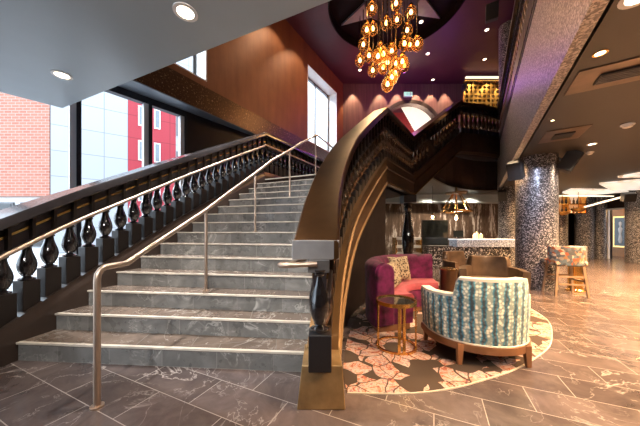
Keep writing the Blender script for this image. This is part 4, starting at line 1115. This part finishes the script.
# ------------------------------------------------------------------ outdoors
struct('ground_outside', MB().prism([(-8.3, .2), (-3.4, 6.55), (-1.2, 9.6), (1, 13.3), (1, 40), (-45, 40), (-45, -20), (-8.3, -20)], -.25, -.05), 'pave', 'pale pavement outside the glazing', 'ground')
bb = thing('brick_building', 'red brick building across the street at the left edge', 'building', (-20, 14, 0))
MB().box((-22.85, 16.5, 8.6), (15.4, 5, 10.8)).build('brick_wall', 'brick', bb)
MB().box((-22.7, 16.8, 1.6), (15.0, 4.6, 3.3)).build('ground_floor', 'white', bb)
for i in range(5):
    w = MB().box((-28 + i * 3.0, 14.45, 1.6), (2.6, .08, 2.6)).build('window', 'gunmetal', bb); MB().box((-28 + i * 3.0, 14.40, 1.6), (2.4, .04, 2.4)).build('pane', 'darkglass', w)
pbA = Vector((-15.1, 14.0)); pbD = Vector((.83, .555)).normalized(); pbN = Vector((-pbD.y, pbD.x))
def facade(name, mat, s0, s1, z0, z1, root):
    bm = bmesh.new(); uv = bm.loops.layers.uv.new('UVMap'); P = [pbA + pbD * s0, pbA + pbD * s1, pbA + pbD * s1 + pbN * 3, pbA + pbD * s0 + (pbN * 3 if s0 else Vector((.3, 3)))]
    lo = [bm.verts.new((p.x, p.y, z0)) for p in P]; hi = [bm.verts.new((p.x, p.y, z1)) for p in P]
    f = bm.faces.new((lo[0], lo[1], hi[1], hi[0]))
    for l, q in zip(f.loops, ((s0, z0), (s1, z0), (s1, z1), (s0, z1))): l[uv].uv = q
    for i in (1, 2, 3):
        j = (i + 1) % 4; bm.faces.new((lo[i], lo[j], hi[j], hi[i]))
    bm.faces.new(hi); bm.faces.new(lo[::-1])
    me = bpy.data.meshes.new(name); bm.to_mesh(me); bm.free(); me.materials.append(M[mat]); o = bpy.data.objects.new(name, me); COL.objects.link(o)
    o.parent = root; me.transform(Matrix.Translation(-ORI[root])); ORI[o] = ORI[root]; return o
pb = thing('panel_building', 'pale grey clad building with a bright red section seen through the glazing', 'building', (-12, 16, 0))
facade('grey_cladding', 'greypanel', 0, 3.45, -.2, 14, pb)
facade('red_cladding', 'redpanel', 3.45, 6.1, -.2, 14, pb)
facade('grey_cladding', 'greypanel', 6.1, 12, -.2, 14, pb)
def fbox(s0, s1, z0, z1, o0, o1):
    P = [pbA + pbD * s0 + pbN * o0, pbA + pbD * s1 + pbN * o0, pbA + pbD * s1 + pbN * o1, pbA + pbD * s0 + pbN * o1]; return MB().prism([tuple(p) for p in P], z0, z1)
for s0, s1 in ((3.98, 4.46), (4.84, 5.2)):
    for z in (3.2, 5.85, 8.1):
        w = fbox(s0, s1, z, z + 1.3, -.05, .05).build('window', 'white', pb); fbox(s0 + .07, s1 - .07, z + .08, z + 1.22, -.07, .0).build('pane', 'pane_grey', w)
for z in (2.5, 5.2, 7.9):
    fbox(6.12, 6.5, z, z + 1.6, -.05, .05).build('window', 'gunmetal', pb)

# ------------------------------------------------------------------ light
w = bpy.data.worlds.new('sky'); S.world = w; w.use_nodes = True
bg = w.node_tree.nodes['Background']; bg.inputs['Color'].default_value = (.74, .86, 1, 1); bg.inputs['Strength'].default_value = 2.3
def sun(az, el, e, color, ang=12):
    l = bpy.data.lights.new('sun', 'SUN'); l.energy = e; l.color = color; l.angle = math.radians(ang)
    o = bpy.data.objects.new('sun', l); COL.objects.link(o)
    d = Vector((math.cos(math.radians(az)) * math.cos(math.radians(el)), math.sin(math.radians(az)) * math.cos(math.radians(el)), math.sin(math.radians(el))))
    o.rotation_euler = d.to_track_quat('Z', 'Y').to_euler()
sun(200, 32, 1.6, (1, .97, .93))
# spots without fittings, added to brighten lounge and stair from atrium and gallery
COOL = (1, .95, .90)
for (loc, tgt, p, c, a) in (
    ((3.6, 4.8, 8.7), (1.7, 3.2, 0), 750, WARM, 30), ((5.0, 7.6, 8.7), (2.4, 3.6, 0), 1200, WARM, 32),
    ((-1.3, 5.2, 8.7), (-1.0, 5.3, 1.4), 2800, COOL, 30), ((-1.6, 4.2, 8.7), (-1.5, 4.1, 1.0), 2000, COOL, 28), ((-1.7, 3.4, 8.7), (-1.6, 2.9, .4), 950, COOL, 26),
    ((1.3, 8.6, 8.8), (.5, 4.0, 2.4), 260, (1, .74, .42), 24),  # spot added to lay a highlight on the bronze cap
    ((4.3, 3.4, 4.1), (.5, 4.2, 1.9), 220, WARM, 75), ((5.5, 7.0, 5.6), (2.4, 6.8, 2.6), 260, WARM, 60)):  # spots added to brighten the outer side of the right balusters
    spot(loc, tgt, p, c, a)
for s_, z in ((5.2, 8.75), (7.0, 8.75), (3.9, 8.75)):       # wash on the copper wall
    q = wp(s_, -.9); q2 = wp(s_, 0); spot((q[0], q[1], z), (q2[0], q2[1], 5.0), 115, (1, .74, .46), 85)
for x in (1.7, 3.1, 4.0, 5.0, 5.75, 6.5): spot((x, 12.7, 8.8), (x, 12.95, 5.0), 230, (1, .60, .32), 58, .35)
for x in (7.5, 8.3, 9.1): spot((x, 11.7, 8.8), (x, 12.2, 5.5), 420, (1, .70, .35), 90)
point((2.2, 11.2, 7.6), 16, (1, .12, .16), .3); point((5.6, 11.2, 7.0), 20, (.42, .12, 1), .3); point((3.8, 11.8, 7.4), 22, (.6, .1, .7), .3)
point((2.4, 8.4, 6.4), 80, (1, .58, .25), .5)
# unseen spots added above and behind the viewpoint to brighten risers and armchair
for x, y, tx, ty, tz, p, c in ((-1.6, -1.0, -1.6, 3.6, .9, 170, (1, .95, .9)), (-.5, -1.4, -.8, 4.0, 1.2, 150, (1, .95, .9)), (2.2, -.8, 1.9, 2.8, .5, 130, (1, .86, .7))):
    spot((x, y, CEIL - .05), (tx, ty, tz), p, c, 62, .7, .12)
# right side downlights
for x, y, p in ((3.2, .6, 330), (5.0, 2.6, 950), (6.6, 4.2, 700), (7.6, 3.0, 900), (8.4, 6.4, 1200), (9.8, 8.2, 800), (10.8, 9.6, 400), (7.2, 7.6, 220), (4.2, 5.6, 70)):
    spot((x, y, CEIL - .05), (x, y, 0), p, (1, .56, .25), 140)
for x, y, p in ((3.4, 9.6, 110), (4.6, 10.2, 120), (5.6, 10.2, 120), (4.9, 7.9, 50), (6.4, 10.3, 80)):
    spot((x, y, CEIL - .05), (x, y + .3, 0), p, (1, .78, .55), 130)
spot((3.6, 3.9, CEIL - .05), (4.5, 5.3, 1.3), 90, (.72, .80, 1), 70)  # spot added to tint the left of the mosaic column blue
spot((6.2, 4.0, CEIL - .05), (4.9, 5.3, 1.3), 90, (1, .7, .45), 70)
point((13.9, 11.0, 2.2), 22, (1, .6, .25), .2)
point((5.2, 15.2, 6.2), 80, (1, .7, .5), .3)

# ------------------------------------------------------------------ camera
cam = bpy.data.cameras.new('camera'); co = bpy.data.objects.new('camera', cam); COL.objects.link(co)
co.location = (0, 0, EYE); co.rotation_euler = (PI / 2, 0, 0)
cam.sensor_width = 36; cam.lens = 36 * 250 / 640; cam.shift_y = 19 / 640; cam.clip_start = .05; cam.clip_end = 200
S.camera = co
S.view_settings.view_transform = 'Standard'; S.view_settings.look = 'None'; S.view_settings.gamma = 1; S.view_settings.use_curve_mapping = False
S.view_settings.exposure = 1.0
